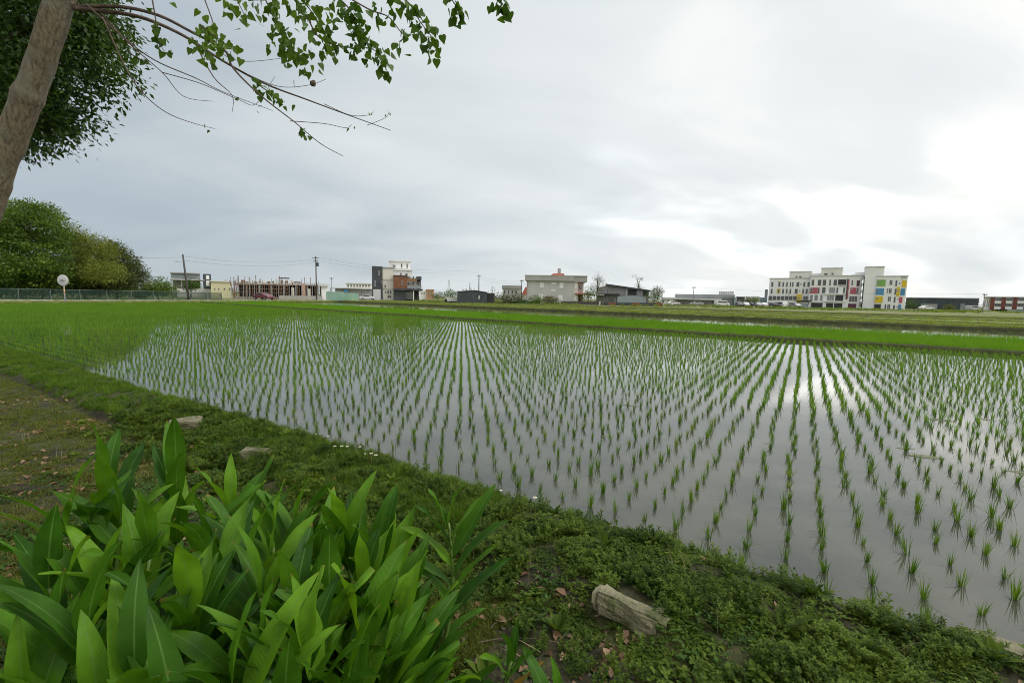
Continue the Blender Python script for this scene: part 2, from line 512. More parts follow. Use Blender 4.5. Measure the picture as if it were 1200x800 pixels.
# earth bunds between the paddies
def ridge(name, f, u0, u1, w, h, z0, step, seed, mat):
    us = np.arange(u0, u1, step)
    prof = [(-w, -0.15), (-w * 0.75, h * 0.55), (-w * 0.35, h * 0.95), (0, h), (w * 0.4, h * 0.92), (w * 0.8, h * 0.5), (w, -0.15)]
    vs = []
    for u in us:
        for k, (dn, dz) in enumerate(prof):
            j = noise.noise(Vector((u * 0.8, k * 1.7, seed))) + 0.6 * noise.noise(Vector((u * 3.0, k * 2.7, seed)))
            vs.append(NU(f(u) + dn + 0.10 * w * 2 * j, u, z0 + dz + (0.28 * h * j if dz > 0 else 0)))
    A = len(prof)
    fs = [(j * A + i, j * A + i + 1, (j + 1) * A + i + 1, (j + 1) * A + i)[::-1] for j in range(len(us) - 1) for i in range(A - 1)]
    mb = MB(); mb.add(vs, fs)
    return tag(mb.build(name, mat, smooth=True), kind='structure')
ridge('bund', b1, -40, 118, 0.26, 0.17, 0.0, 0.2, 1.0, M_bund)
ridge('bund', lambda u: b2(u), -60, 110, 0.40, 0.30, 0.0, 0.35, 2.0, M_bund)
for k, (o_, base_, sl_, z_, m_) in enumerate(FIELDS[:3]):
    ridge('bund', (lambda u, base_=base_, sl_=sl_: base_ + sl_ * u), -90, 100, 0.40, 0.17, z_ - 0.03, 0.8, 3.0 + k, M_bund)
ridge('bund', lambda u: 56.5 + 0.19 * u, -70, 60, 0.28, 0.08, 0.2, 0.6, 9.0, M_bund)
ridge('bund', lambda u: 91.6, -150, 90, 0.5, 0.18, 0.28, 1.0, 11.0, M_bund)

# the lane on the left and the land beyond it
RY = [0, 55, 76, 107, 140, 175]; RX = [-66, -62, -54, -46, -41, -36]
def road_x(y): return float(np.interp(y, RY, RX))
rd = MB(); ld = MB()
ys = list(range(-20, 176, 4))
def rrow(mb, off0, off1, z, drop):
    vs = []
    for y in ys:
        x = road_x(y)
        vs += [(x + off0, y, z), (x + off1, y, z), (x + off1 + 0.35, y, z - drop)]
    fs = []
    for i in range(len(ys) - 1):
        a = i * 3
        fs += [(a, a + 1, a + 4, a + 3), (a + 1, a + 2, a + 5, a + 4)]
    mb.add(vs, fs)
rrow(ld, -700, 3.4, 0.33, 0.7)
tag(ld.build('grass_verge', M_farland), kind='structure')
rrow(rd, -2.4, 2.4, 0.37, 0.1)
tag(rd.build('lane', M_asphalt), kind='structure')
kb = MB()
for i in range(len(ys) - 1):
    x0, x1 = road_x(ys[i]) + 2.55, road_x(ys[i + 1]) + 2.55
    kb.add([(x0, ys[i], 0.2), (x1, ys[i + 1], 0.2), (x1 + 0.3, ys[i + 1], 0.2), (x0 + 0.3, ys[i], 0.2),
            (x0, ys[i], 0.47), (x1, ys[i + 1], 0.47), (x1 + 0.3, ys[i + 1], 0.47), (x0 + 0.3, ys[i], 0.47)],
           [(0, 3, 2, 1), (4, 7, 6, 5), (0, 1, 5, 4), (1, 2, 6, 5), (2, 3, 7, 6), (3, 0, 4, 7)])
M_conc = surf('concrete', (0.34, 0.33, 0.31), (0.44, 0.43, 0.40), 1.2, 0.9, 0.2, 20)
tag(kb.build('kerb', M_conc), kind='structure')

# ================================================================== RICE
M_rice = leafmat('rice_blade', (0.085, 0.185, 0.02), (0.18, 0.30, 0.035), 0.4, 0.5, wscale=0.5, spec=0.25, cc=(0.36, 0.36, 0.09))
M_ricef = leafmat('far_rice_blade', (0.11, 0.25, 0.018), (0.20, 0.37, 0.035), 0.42, 0.55, wscale=0.3, spec=0.2)
M_rice2 = leafmat('thick_rice_blade', (0.12, 0.295, 0.014), (0.18, 0.36, 0.026), 0.42, 0.6, wscale=0.25, spec=0.15)
M_rice3 = leafmat('pale_rice_blade', (0.15, 0.24, 0.05), (0.22, 0.32, 0.09), 0.42, 0.5, wscale=0.5)
M_grassblade = leafmat('grass_blade', (0.06, 0.13, 0.009), (0.155, 0.255, 0.026), 0.4, 0.6, wscale=1.5, spec=0.2)
M_lawnblade = leafmat('lawn_blade', (0.085, 0.12, 0.014), (0.19, 0.215, 0.04), 0.35, 0.6, wscale=1.2, cc=(0.22, 0.17, 0.08), spec=0.2)
M_drygrass = leafmat('dry_grass_blade', (0.18, 0.26, 0.045), (0.29, 0.34, 0.09), 0.38, 0.7, wscale=0.2, spec=0.15)

def blade(vs, fs, base, az, lean, L, w, droop, seg):
    """one grass blade: a thin ribbon that leans and bends over"""
    o = len(vs)
    d = Vector((math.cos(az), math.sin(az), 0)); s = Vector((-d.y, d.x, 0))
    p = Vector(base); a = lean
    for i in range(seg + 1):
        t = i / seg
        ww = w * (1.0 - t ** 1.8) * (0.75 + 0.5 * math.sin(math.pi * min(t * 1.2, 1)))
        if i == seg:
            vs.append(tuple(p))
        else:
            vs.append(tuple(p - s * ww)); vs.append(tuple(p + s * ww))
        a2 = a + droop * t
        p = p + (d * math.sin(a2) + Vector((0, 0, math.cos(a2)))) * (L / seg)
    for i in range(seg - 1):
        k = o + 2 * i
        fs.append((k, k + 1, k + 3, k + 2))
    k = o + 2 * (seg - 1)
    fs.append((k, k + 1, k + 2))
def rice_mesh(seed, nb, H, spread, seg, mat, w=0.0028, lying=0, r0=0.014):
    r = random.Random(seed)
    vs, fs = [], []
    for i in range(nb):
        az = r.uniform(0, 6.283); q = r.uniform(0, r0)
        base = (math.cos(az) * q, math.sin(az) * q, -0.02)
        lean = abs(r.gauss(0, spread)) + 0.03
        blade(vs, fs, base, az + r.uniform(-0.5, 0.5), lean, H * r.uniform(0.6, 1.1), w * r.uniform(0.8, 1.3), abs(r.gauss(0.15, 0.3)), seg)
    for i in range(lying):
        az = r.uniform(0, 6.283)
        blade(vs, fs, (0, 0, r.uniform(0.01, 0.03)), az, r.uniform(0.9, 1.25), H * r.uniform(0.6, 0.95), w * 0.8, r.uniform(0.3, 0.75), seg)
    m = bpy.data.meshes.new('rice_plant'); m.from_pydata(vs, [], fs); m.materials.append(mat)
    m.polygons.foreach_set('use_smooth', [True] * len(m.polygons)); m.update()
    return m
near_rice = [rice_mesh(100 + i, rng.randint(15, 25), rng.uniform(0.165, 0.215), 0.155, 5, M_rice, lying=rng.randint(1, 3), r0=0.02) for i in range(10)]
mid_rice = [rice_mesh(200 + i, rng.randint(12, 16), rng.uniform(0.17, 0.215), 0.17, 3, M_ricef, w=0.0036, r0=0.02) for i in range(8)]
ROW, HILL = 0.305, 0.245
hills = []
jit = random.Random(5)
for i in range(-2, 140):
    n0 = EDGE + 0.22 + i * ROW
    for j in range(-120, 420):
        u0 = j * HILL + 0.04 * noise.noise(Vector((i * 0.7, j * 0.03, 2.2)))
        if n0 > b1(u0) - 0.55: continue
        n = n0 + jit.gauss(0, 0.010) + 0.04 * noise.noise(Vector((i * 3.1, u0 * 0.25, 0)))
        u = u0 + jit.gauss(0, 0.014)
        x, y = ND.x * n + UD.x * u, ND.y * n + UD.y * u
        if y < 0.6 or x < road_x(y) + 4.2: continue
        if i < 3 and bank_h(n, u) > -0.045: continue
        if jit.random() < 0.012: continue
        p = proj((x, y, 0.05))
        if p is None or not (-260 < p[0] < 1460): continue
        hills.append((x, y, p))
hills.sort(key=lambda h: h[0] ** 2 + h[1] ** 2)
inview = [h for h in hills if -5 < h[2][0] < 1205 and h[2][1] < 795]
near_set = inview[:300]
near_ids = set(id(h) for h in near_set)
for k, h in enumerate(near_set):
    o = link('rice_plant', near_rice[jit.randrange(len(near_rice))])
    o.location = (h[0], h[1], -0.004)
    o.rotation_euler = (jit.gauss(0, 0.06), jit.gauss(0, 0.06), jit.uniform(0, 6.28))
    s = jit.uniform(0.68, 1.14)
    o.scale = (s, s, s * jit.uniform(0.88, 1.1))
    tag(o, 'young rice seedling tuft standing alone in the flooded paddy beside the weedy bank', 'rice plant', 'rice seedlings nearest the weedy bank')
rest = [h for h in hills if id(h) not in near_ids]
def hs(lst): return np.array([(a[0], a[1], -0.004) for a in lst])
mid = [h for h in rest if math.hypot(h[0], h[1]) < 9]
far = [h for h in rest if math.hypot(h[0], h[1]) >= 9]
sc_ = npr.uniform(0.68, 1.14, len(mid))
scatter('rice_rows', near_rice, hs(mid), npr.uniform(0, 6.28, len(mid)), sc_, 'long rows of young rice seedlings filling the flooded paddy', 'rice', 0.06)
fd = np.array([math.hypot(h[0], h[1]) for h in far])
sc_ = npr.uniform(0.8, 1.15, len(far))
scatter('rice_rows', mid_rice, hs(far), npr.uniform(0, 6.28, len(far)), np.stack([sc_ * 1.15, sc_ * 1.15, sc_], 1), 'distant rows of young rice merging to green before the first bund', 'rice', 0.05)

# thick bright rice beyond the first bund, and the pale thin rice behind it
def clump(seed, n, rx, H, spread, w, mat, seg=2, dr=0.3):
    r = random.Random(seed); vs, fs = [], []
    for i in range(n):
        blade(vs, fs, (r.uniform(-rx, rx), r.uniform(-rx, rx), -0.01), r.uniform(0, 6.283), abs(r.gauss(0, spread)), H * r.uniform(0.6, 1.1), w * r.uniform(0.8, 1.3), abs(r.gauss(dr, 0.3)), seg)
    m = bpy.data.meshes.new('grass_clump'); m.from_pydata(vs, [], fs); m.materials.append(mat); m.update()
    return m
def fill(f0, f1, u0, u1, du, dn, ok=None, zf=None, jit_=0.5):
    out = []
    u = u0
    while u < u1:
        n = f0(u)
        while n < f1(u):
            nn = n + jit.uniform(-jit_, jit_) * dn; uu = u + jit.uniform(-jit_, jit_) * du
            p = NU(nn, uu)
            q = proj((p.x, p.y, 0.1)) if p.y > 1 else None
            if q and -200 < q[0] < 1400 and p.x > road_x(p.y) + 3.9 and (ok is None or ok(nn, uu)):
                out.append((p.x, p.y, zf(nn, uu) if zf else 0.0))
            n += dn
        u += du
    return np.array(out)
thick = [clump(300 + i, 30, 0.2, 0.27, 0.2, 0.005, M_rice2) for i in range(5)]
pts = fill(lambda u: b1(u) + 0.65, gA, -40, 118, 0.36, 0.33)
scatter('thick_rice', thick, pts, npr.uniform(0, 6.28, len(pts)), npr.uniform(0.8, 1.15, len(pts)), 'thick bright green rice filling the strip beyond the first bund', 'rice', 0.05)
pale = [clump(320 + i, 12, 0.2, 0.13, 0.25, 0.0035, M_rice3) for i in range(4)]
pts = fill(lambda u: gA(u) + 0.2, lambda u: b2(u) - 0.8, -50, 110, 0.75, 0.8)
scatter('thin_rice', pale, pts, npr.uniform(0, 6.28, len(pts)), npr.uniform(0.7, 1.1, len(pts)), 'pale thin rice in shallow water before the second bund', 'rice', 0.05)
# grass on the bunds and rough grass on the fields behind them
tuft = [clump(340 + i, 26, 0.16, 0.20, 0.5, 0.004, M_grassblade, 3, 0.6) for i in range(5)]
pts = fill(lambda u: b1(u) - 0.3, lambda u: b1(u) + 0.34, -40, 116, 0.30, 0.16, zf=lambda n, u: max(0.0, 0.16 - 0.5 * abs(n - b1(u))), ok=lambda n, u: noise.noise(Vector((u * 0.6, n * 2.0, 4))) > -0.28)
scatter('bund_grass', tuft, pts, npr.uniform(0, 6.28, len(pts)), npr.uniform(0.5, 1.0, len(pts)), 'short grass growing on the low earth bund across the paddy', 'grass', 0.15)
dry = [clump(360 + i, 24, 0.3, 0.34, 0.4, 0.012, M_drygrass, 2, 0.5) for i in range(5)]
pts = fill(lambda u: b2(u) - 0.1, lambda u: b2(u) + 0.6, -60, 112, 0.4, 0.3, zf=lambda n, u: 0.30)
def fz(n, u): return 0.20 if n < 63 + 0.16 * u else 0.24 if n < 73 + 0.12 * u else 0.28
p2_ = fill(lambda u: b2(u) + 0.5, lambda u: 91.0, -110, 105, 1.0, 0.8, zf=fz, ok=lambda n, u: noise.noise(Vector((u * 0.03, n * 0.35, 9))) > -0.1)
pts = np.concatenate([pts, p2_])
scatter('rough_grass', dry, pts, npr.uniform(0, 6.28, len(pts)), npr.uniform(0.5, 1.1, len(pts)), 'rough olive grass on the terraced fields behind the second bund', 'grass', 0.15)

# ================================================================== THE WEEDY BANK
M_weed = leafmat('weed_leaf', (0.030, 0.066, 0.006), (0.14, 0.21, 0.022), 0.34, 0.6, wscale=3.5, spec=0.2)
M_weed2 = leafmat('dark_weed_leaf', (0.035, 0.08, 0.014), (0.08, 0.155, 0.028), 0.3, 0.6, wscale=2.0, spec=0.2)
M_stalk = surf('weed_stalk', (0.07, 0.06, 0.025), (0.10, 0.09, 0.04), 20, 0.8)
M_straw = leafmat('straw', (0.16, 0.12, 0.06), (0.30, 0.25, 0.14), 0.2, 0.7)
M_litter = leafmat('fallen_leaf', (0.14, 0.07, 0.03), (0.36, 0.23, 0.14), 0.15, 0.7, wscale=6.0)
def ovate(vs, fs, base, az, el, L, W, fold=0.15, lobes=None):
    """one small leaf: a folded oval of six faces"""
    o = len(vs)
    d = Vector((math.cos(az) * math.cos(el), math.sin(az) * math.cos(el), math.sin(el)))
    s = Vector((-math.sin(az), math.cos(az), 0)); n = d.cross(s) * -1
    if n.z < 0: n = -n
    b = Vector(base)
    for t, w in ((0.0, 0.04), (0.35, 0.5), (0.72, 0.36), (1.0, 0.0)):
        c = b + d * (L * t) - Vector((0, 0, 1)) * (0.12 * L * t * t)
        if w == 0.0:
            vs.append(tuple(c))
        else:
            vs.append(tuple(c - s * (W * w) + n * (fold * W * w * 2))); vs.append(tuple(c)); vs.append(tuple(c + s * (W * w) + n * (fold * W * w * 2)))
    for i in (0, 3):
        fs.append((o + i, o + i + 1, o + i + 4, o + i + 3)); fs.append((o + i + 1, o + i + 2, o + i + 5, o + i + 4))
    fs.append((o + 6, o + 7, o + 9)); fs.append((o + 7, o + 8, o + 9))
def mesh_vf(name, vs, fs, mat, smooth=True):
    m = bpy.data.meshes.new(name); m.from_pydata(vs, [], fs); m.materials.append(mat)
    if smooth: m.polygons.foreach_set('use_smooth', [True] * len(m.polygons))
    m.update(); return m
def creeper(seed, n, R, H, L, mat):
    r = random.Random(seed); vs, fs = [], []
    for i in range(n):
        q = R * math.sqrt(r.random()); a = r.uniform(0, 6.283)
        z = H * (1 - (q / R) ** 2 * 0.7) * r.uniform(0.35, 1.0)
        c = (math.cos(a) * q, math.sin(a) * q, z)
        k = r.randint(2, 4); a0 = r.uniform(0, 6.283)
        for j in range(k):
            ovate(vs, fs, c, a0 + 6.283 * j / k + r.uniform(-0.4, 0.4), r.uniform(-0.1, 0.7), L * r.uniform(0.6, 1.2), L * r.uniform(0.5, 0.75))
    return mesh_vf('weed', vs, fs, mat)
def feather(seed, ns, H, mat):
    """upright soft weed: stems with opposite narrow leaves"""
    r = random.Random(seed); vs, fs = [], []
    for i in range(ns):
        a = r.uniform(0, 6.283); ln = r.uniform(0.1, 0.75); h = H * r.uniform(0.6, 1.1)
        q = r.uniform(0, 0.03); b = Vector((math.cos(a) * q, math.sin(a) * q, 0))
        dr = Vector((math.cos(a) * math.sin(ln), math.sin(a) * math.sin(ln), math.cos(ln)))
        for k in range(6):
            t = 0.25 + 0.75 * k / 5
            c = b + dr * (h * t)
            for sgn in (0, 2.1, 4.2):
                ovate(vs, fs, c, a + sgn + k * 1.1, r.uniform(0.0, 0.8), h * 0.30 * (1.15 - 0.5 * t), h * 0.10)
    return mesh_vf('weed', vs, fs, mat)
def rosette(seed, n, L, mat):
    r = random.Random(seed); vs, fs = [], []
    for i in range(n):
        ovate(vs, fs, (0, 0, 0.01), 2.4 * i + r.uniform(-0.2, 0.2), r.uniform(0.2, 1.0), L * r.uniform(0.6, 1.1), L * 0.3, 0.2)
    return mesh_vf('weed', vs, fs, mat)
w_creep = [creeper(400 + i, 34, 0.075, 0.04, 0.014, M_weed) for i in range(4)]
w_tiny = [creeper(410 + i, 48, 0.07, 0.038, 0.009, M_weed) for i in range(3)]
w_feath = [feather(420 + i, 10, 0.085, M_weed) for i in range(4)]
w_penny = [creeper(430 + i, 12, 0.08, 0.028, 0.024, M_weed2) for i in range(3)]
w_grass = [clump(440 + i, 34, 0.035, 0.085, 0.55, 0.0017, M_grassblade, 3, 0.7) for i in range(4)]
w_lawn = [clump(470 + i, 34, 0.06, 0.07, 0.8, 0.0028, M_lawnblade, 2, 0.7) for i in range(4)]
w_stalk = [clump(480 + i, 4, 0.04, 0.16, 0.8, 0.0012, M_straw, 3, 0.5) for i in range(3)]
w_broad = [creeper(460 + i, 9, 0.09, 0.05, 0.036, M_weed) for i in range(3)]
w_rose = [rosette(450 + i, 11, 0.10, M_weed) for i in range(3)]
w_longgrass = [clump(455 + i, 22, 0.02, 0.17, 0.4, 0.0024, M_grassblade, 4, 0.8) for i in range(3)]
def bank_pts(count, n0, n1, u0, u1, dens, power=1.0, zoff=0.0):
    out = []; tries = 0
    while len(out) < count and tries < count * 14:
        tries += 1
        u = u0 + (u1 - u0) * jit.random() ** power
        n = jit.uniform(n0, n1)
        if jit.random() > dens(n, u): continue
        h = bank_h(n, u)
        if h < -0.005 or (h < 0.05 and jit.random() < 0.75): continue
        out.append((*NU(n, u)[:2], h + zoff))
    return np.array(out)
def patch(n, u, s, seed, lo, hi):
    v = noise.fractal(Vector((n * s, u * s, seed)), 1.0, 2.0, 3)
    return min(max((v - lo) / (hi - lo), 0), 1)
def put(name, protos, pts, s0, s1, label, cat='weeds', tilt=0.15):
    if len(pts) == 0: return
    sc = npr.uniform(s0, s1, len(pts))
    scatter(name, protos, pts, npr.uniform(0, 6.28, len(pts)), sc, label, cat, tilt)
STONES = [(738, 712, 0.30), (216, 497, 0.22), (300, 532, 0.2), (1185, 752, 0.2)]
STNU = [(*to_nu(*G(a, b, 0.2)[:2]), r) for a, b, r in STONES]
def clear(n, u):                       # nothing grows through the stones
    for (sn, su, r) in STNU:
        if math.hypot(n - sn, u - su) < r * 0.62: return 0.0
    return 1.0
def bare(n, u):                        # trodden earth round the flat stone and along the foot of the ridge
    d = math.hypot((n - 1.55) / 0.55, (u - 1.0) / 1.3)
    return min(max(d - 0.35, 0.06), 1)
ridge_d = lambda n, u: (0.05 + 0.95 * patch(n, u, 5.0, 1.0, 0.0, 0.22)) * bare(n, u) * clear(n, u)
put('creeping_weeds', w_creep + w_tiny, bank_pts(6800, 1.8, 3.5, -4, 7, ridge_d), 0.5, 1.1, 'low creeping green weeds matting the ridge of the bank')
put('feathery_weeds', w_feath, bank_pts(3600, 1.7, 3.52, -4, 7.5, lambda n, u: patch(n, u, 3.0, 7.0, 0.0, 0.3) * bare(n, u) * clear(n, u)), 0.45, 1.1, 'bushy feathery weeds standing along the bank by the water')
put('bank_grass', w_grass, bank_pts(9000, 2.15, 3.5, 2, 40, lambda n, u: (0.3 + 0.7 * patch(n, u, 0.9, 3.0, -0.3, 0.2)) * clear(n, u), 1.8), 0.6, 1.3, 'short grass covering the ridge of the bank')
put('bank_grass', w_longgrass, bank_pts(420, 3.2, 3.52, -4, 14, lambda n, u: 0.6), 0.6, 1.15, 'longer grass blades leaning over the water along the bank')
put('tall_weeds', w_feath, bank_pts(150, 1.9, 3.3, -4, 8, lambda n, u: clear(n, u) * bare(n, u)), 1.0, 1.6, 'taller leafy weeds rising out of the bank cover')
put('large_leaf_weeds', w_broad, bank_pts(520, 1.6, 3.4, -4, 7, lambda n, u: clear(n, u) * patch(n, u, 1.5, 40.0, -0.1, 0.3)), 0.5, 1.2, 'patches of broader leaved creeping weeds on the bank')
put('dead_stalks', w_stalk, bank_pts(420, 1.2, 3.5, -4, 8, lambda n, u: 0.8), 0.5, 1.2, 'thin dry stalks lying and standing among the weeds', 'stalks', 0.5)
put('rosette_weeds', w_rose, bank_pts(95, 1.4, 3.4, -3, 8, lambda n, u: 0.6), 0.55, 1.3, 'broad leaved rosette weeds scattered over the bank')
put('pennywort', w_penny, bank_pts(3000, -0.4, 2.5, -3, 6, lambda n, u: patch(n, u, 1.1, 12.0, -0.2, 0.3) * (0.2 + 0.8 * bare(n, u))), 0.6, 1.25, 'dark round leaved ground cover over the trodden soil')
put('lawn_grass', w_lawn, bank_pts(30000, -4, 2.1, 1.2, 13, lambda n, u: 0.35 + 0.65 * patch(n, u, 0.9, 21.0, -0.2, 0.25), 1.4), 0.35, 0.8, 'thin worn grass on the trodden ground beside the bank')
put('lawn_grass', w_grass, bank_pts(5000, -6, 3.4, 14, 75, lambda n, u: 0.8, 1.5), 0.9, 1.9, 'grass running along the far end of the bank')
# fallen leaves
def dead_leaf(seed):
    r = random.Random(seed); vs, fs = [], []
    ovate(vs, fs, (0, 0, 0.004), 0, 0.08, r.uniform(0.05, 0.075), r.uniform(0.03, 0.042), r.uniform(0.1, 0.5))
    return mesh_vf('fallen_leaf', vs, fs, M_litter)
dl = [dead_leaf(500 + i) for i in range(5)]
put('leaf_litter', dl, bank_pts(4200, -2.5, 2.2, 0.6, 10, lambda n, u: patch(n, u, 0.8, 30.0, -0.25, 0.35), 1.2, 0.008), 0.4, 1.1, 'brown fallen leaves strewn over the bare soil beside the bank', 'fallen leaves', 0.3)
put('leaf_litter', dl, bank_pts(140, 0.6, 3.2, -2.5, 3, lambda n, u: 0.5, 1.0, 0.02), 0.4, 0.9, 'a few dry leaves caught among the weeds by the flat stone', 'fallen leaves', 0.35)
def chip(seed):
    r = random.Random(seed); vs, fs = [], []
    bm = bmesh.new(); bmesh.ops.create_icosphere(bm, subdivisions=1, radius=0.022)
    for v in bm.verts:
        v.co *= r.uniform(0.6, 1.25); v.co.z *= 0.5
    m = bpy.data.meshes.new('pebble'); bm.to_mesh(m); bm.free(); m.materials.append(M_pebble); return m
M_pebble = surf('pebble', (0.08, 0.072, 0.055), (0.17, 0.155, 0.125), 25, 0.9)
put('pebbles', [chip(520 + i) for i in range(4)], bank_pts(420, 0.7, 2.15, -1.2, 2.6, lambda n, u: 1.05 - bare(n, u), 1.0, -0.002), 0.3, 1.2, 'grey stone chips and crumbs on the bare soil below the flat stone', 'gravel', 0.4)

# stones lying on the bank
M_slab = surf('slab_stone', (0.18, 0.165, 0.10), (0.32, 0.295, 0.19), 14, 0.9, 0.9, 55, c3=(0.09, 0.10, 0.035), s3=7)
def stone(name, loc, dims, rotz, tilt, seed, label, jag=0.12):
    bm = bmesh.new(); bmesh.ops.create_cube(bm, size=1.0)
    bmesh.ops.bevel(bm, geom=list(bm.edges), offset=0.09, segments=2, affect='EDGES')
    bmesh.ops.subdivide_edges(bm, edges=list(bm.edges), cuts=3, use_grid_fill=True)
    for v in bm.verts:
        p = Vector((v.co.x * dims[0], v.co.y * dims[1], v.co.z * dims[2]))
        q = noise.noise_vector(Vector(p) * 5 + Vector((seed, 0, 0))) * jag * min(dims[:2]) * 0.7 + noise.noise_vector(Vector(p) * 18 + Vector((seed, 3, 0))) * jag * 0.10
        q.z *= 0.5
        p += q
        p.x += 0.18 * p.y * math.sin(seed * 3)
        v.co = p
    m = bpy.data.meshes.new(name); bm.to_mesh(m); bm.free(); m.materials.append(M_slab)
    o = link(name, m); o.location = loc; o.rotation_euler = (tilt[0], tilt[1], rotz)
    return tag(o, label, 'stone')
g = G(738, 712, 0.2)
stone('stone_slab', (g.x, g.y, 0.18), (0.40, 0.155, 0.11), rad(-27), (rad(-10), rad(9)), 1.2, 'long flat tilted stone slab among the weeds beside bare soil', 0.24)
g = G(216, 497, 0.2)
stone('stone', (g.x, g.y, 0.20), (0.34, 0.24, 0.12), rad(20), (rad(6), rad(-4)), 4.1, 'pale flat stone set in the grassy ridge, farther from the slab')
g = G(300, 532, 0.2)
stone('stone', (g.x, g.y, 0.175), (0.30, 0.13, 0.15), rad(-4), (0, 0), 7.7, 'small grey block of stone half hidden behind the ginger leaves')
g = G(1185, 752, 0.1)
stone('stone', (g.x, g.y, 0.03), (0.34, 0.16, 0.10), rad(-38), (0, 0), 9.4, 'mossy stone lying at the water edge below the bank')
# white wild flowers by the water
M_petal = surf('white_petal', (0.75, 0.75, 0.72), (0.8, 0.8, 0.78), 5, 0.6)
M_pollen = surf('flower_centre', (0.55, 0.38, 0.03), (0.6, 0.42, 0.05), 5, 0.7)
M_stemg = surf('green_stem', (0.07, 0.13, 0.03), (0.10, 0.17, 0.04), 20, 0.6)
stm = MB(); stm.tube([(0, 0, -0.01), (0.006, 0.002, 0.07), (0.012, 0.0, 0.14)], [0.0018, 0.0015, 0.0012], 5); stm_m = stm.mesh('stem', M_stemg)
pv, pf = [], []
for k in range(6): ovate(pv, pf, (0.012, 0, 0.142), k * 1.047, 0.25, 0.017, 0.015, 0.05)
pet_m = mesh_vf('petals', pv, pf, M_petal)
cen = MB(); cen.tube([(0.012, 0, 0.14), (0.012, 0, 0.146), (0.012, 0, 0.149)], [0.005, 0.005, 0.002], 8); cen_m = cen.mesh('centre', M_pollen)
for k, (fx, fy) in enumerate([(378, 503), (383, 510), (392, 532), (402, 535), (408, 534), (423, 533), (428, 536), (436, 541), (442, 544), (579, 575), (628, 600), (588, 580)]):
    g = G(fx, fy, 0.22)
    n_, u_ = to_nu(g.x, g.y)
    while bank_h(n_, u_) < 0.06: n_ -= 0.04
    g = NU(n_, u_); z_ = bank_h(n_, u_)
    t = thing('wild_flower', (g.x, g.y, z_), 'small white wild flower with yellow centre on the bank by the water', 'flower', 'white wild flowers along the bank', jit.uniform(0, 6.28))
    link('stem', stm_m, t); link('petals', pet_m, t); link('centre', cen_m, t)
    s_ = jit.uniform(0.8, 1.2); t.scale = (s_, s_, s_)
# dry twigs on the bare soil
M_twig = surf('twig_bark', (0.11, 0.085, 0.055), (0.16, 0.125, 0.085), 30, 0.9)
for k, (pa, pb, bend, lb) in enumerate([((560, 748), (706, 741), 0.03, 'long thin dry twig lying across the bare soil by the slab'),
                                        ((575, 732), (607, 712), 0.015, 'short forked dry twig on the soil near the ginger')]):
    a = G(*pa, 0.17); b = G(*pb, 0.17)
    pts_ = []
    for i in range(9):
        t_ = i / 8; p = a.lerp(b, t_)
        n_, u_ = to_nu(p.x, p.y)
        pts_.append((p.x, p.y + bend * math.sin(t_ * 7), bank_h(n_, u_) + 0.022))
    t = thing('fallen_twig', pts_[4], lb, 'twig')
    mb = MB(); mb.tube(pts_, [0.0035 - 0.0002 * i for i in range(9)], 6); mb.build('stick', M_twig, t)
    mb = MB(); q = Vector(pts_[5]); mb.tube([q, q + Vector((0.05, 0.04, 0.012)), q + Vector((0.09, 0.045, 0.01))], [0.0022, 0.0017, 0.001], 5); mb.build('side_shoot', M_twig, t)
# floating scum on the water
M_scum = surf('pond_scum', (0.13, 0.145, 0.06), (0.17, 0.18, 0.09), 14, 0.5)
def scum(seed):
    r = random.Random(seed); vs = [(0, 0, 0.003)]; n = 18
    for k in range(n):
        q = 1.0 + 0.6 * noise.noise(Vector((k * 0.6, seed, 0))) + r.uniform(-0.15, 0.15)
        vs.append((math.cos(6.283 * k / n) * q * 0.16, math.sin(6.283 * k / n) * q * 0.06, 0.003))
    return mesh_vf('scum', vs, [(0, 1 + k, 1 + (k + 1) % n) for k in range(n)], M_scum)
sp = []
for k in range(9):
    px_ = jit.uniform(430, 1230); py_ = 420 + 120 * jit.random() ** 1.3
    g = G(px_, py_, 0.0); n_, u_ = to_nu(g.x, g.y)
    if EDGE + 0.7 < n_ < b1(u_) - 1: sp.append((g.x, g.y, 0.0))
for (px_, py_) in ((1060, 525), (1085, 535), (900, 520), (1196, 553)):
    g = G(px_, py_, 0.0); sp.append((g.x, g.y, 0.0))
sp = np.array(sp)
ob = scatter('floating_scum', [scum(600 + i) for i in range(4)], sp, npr.normal(rad(147.5), 0.25, len(sp)), npr.uniform(0.35, 1.1, len(sp)), 'thin yellow green scum drifting between the rice rows', 'algae')

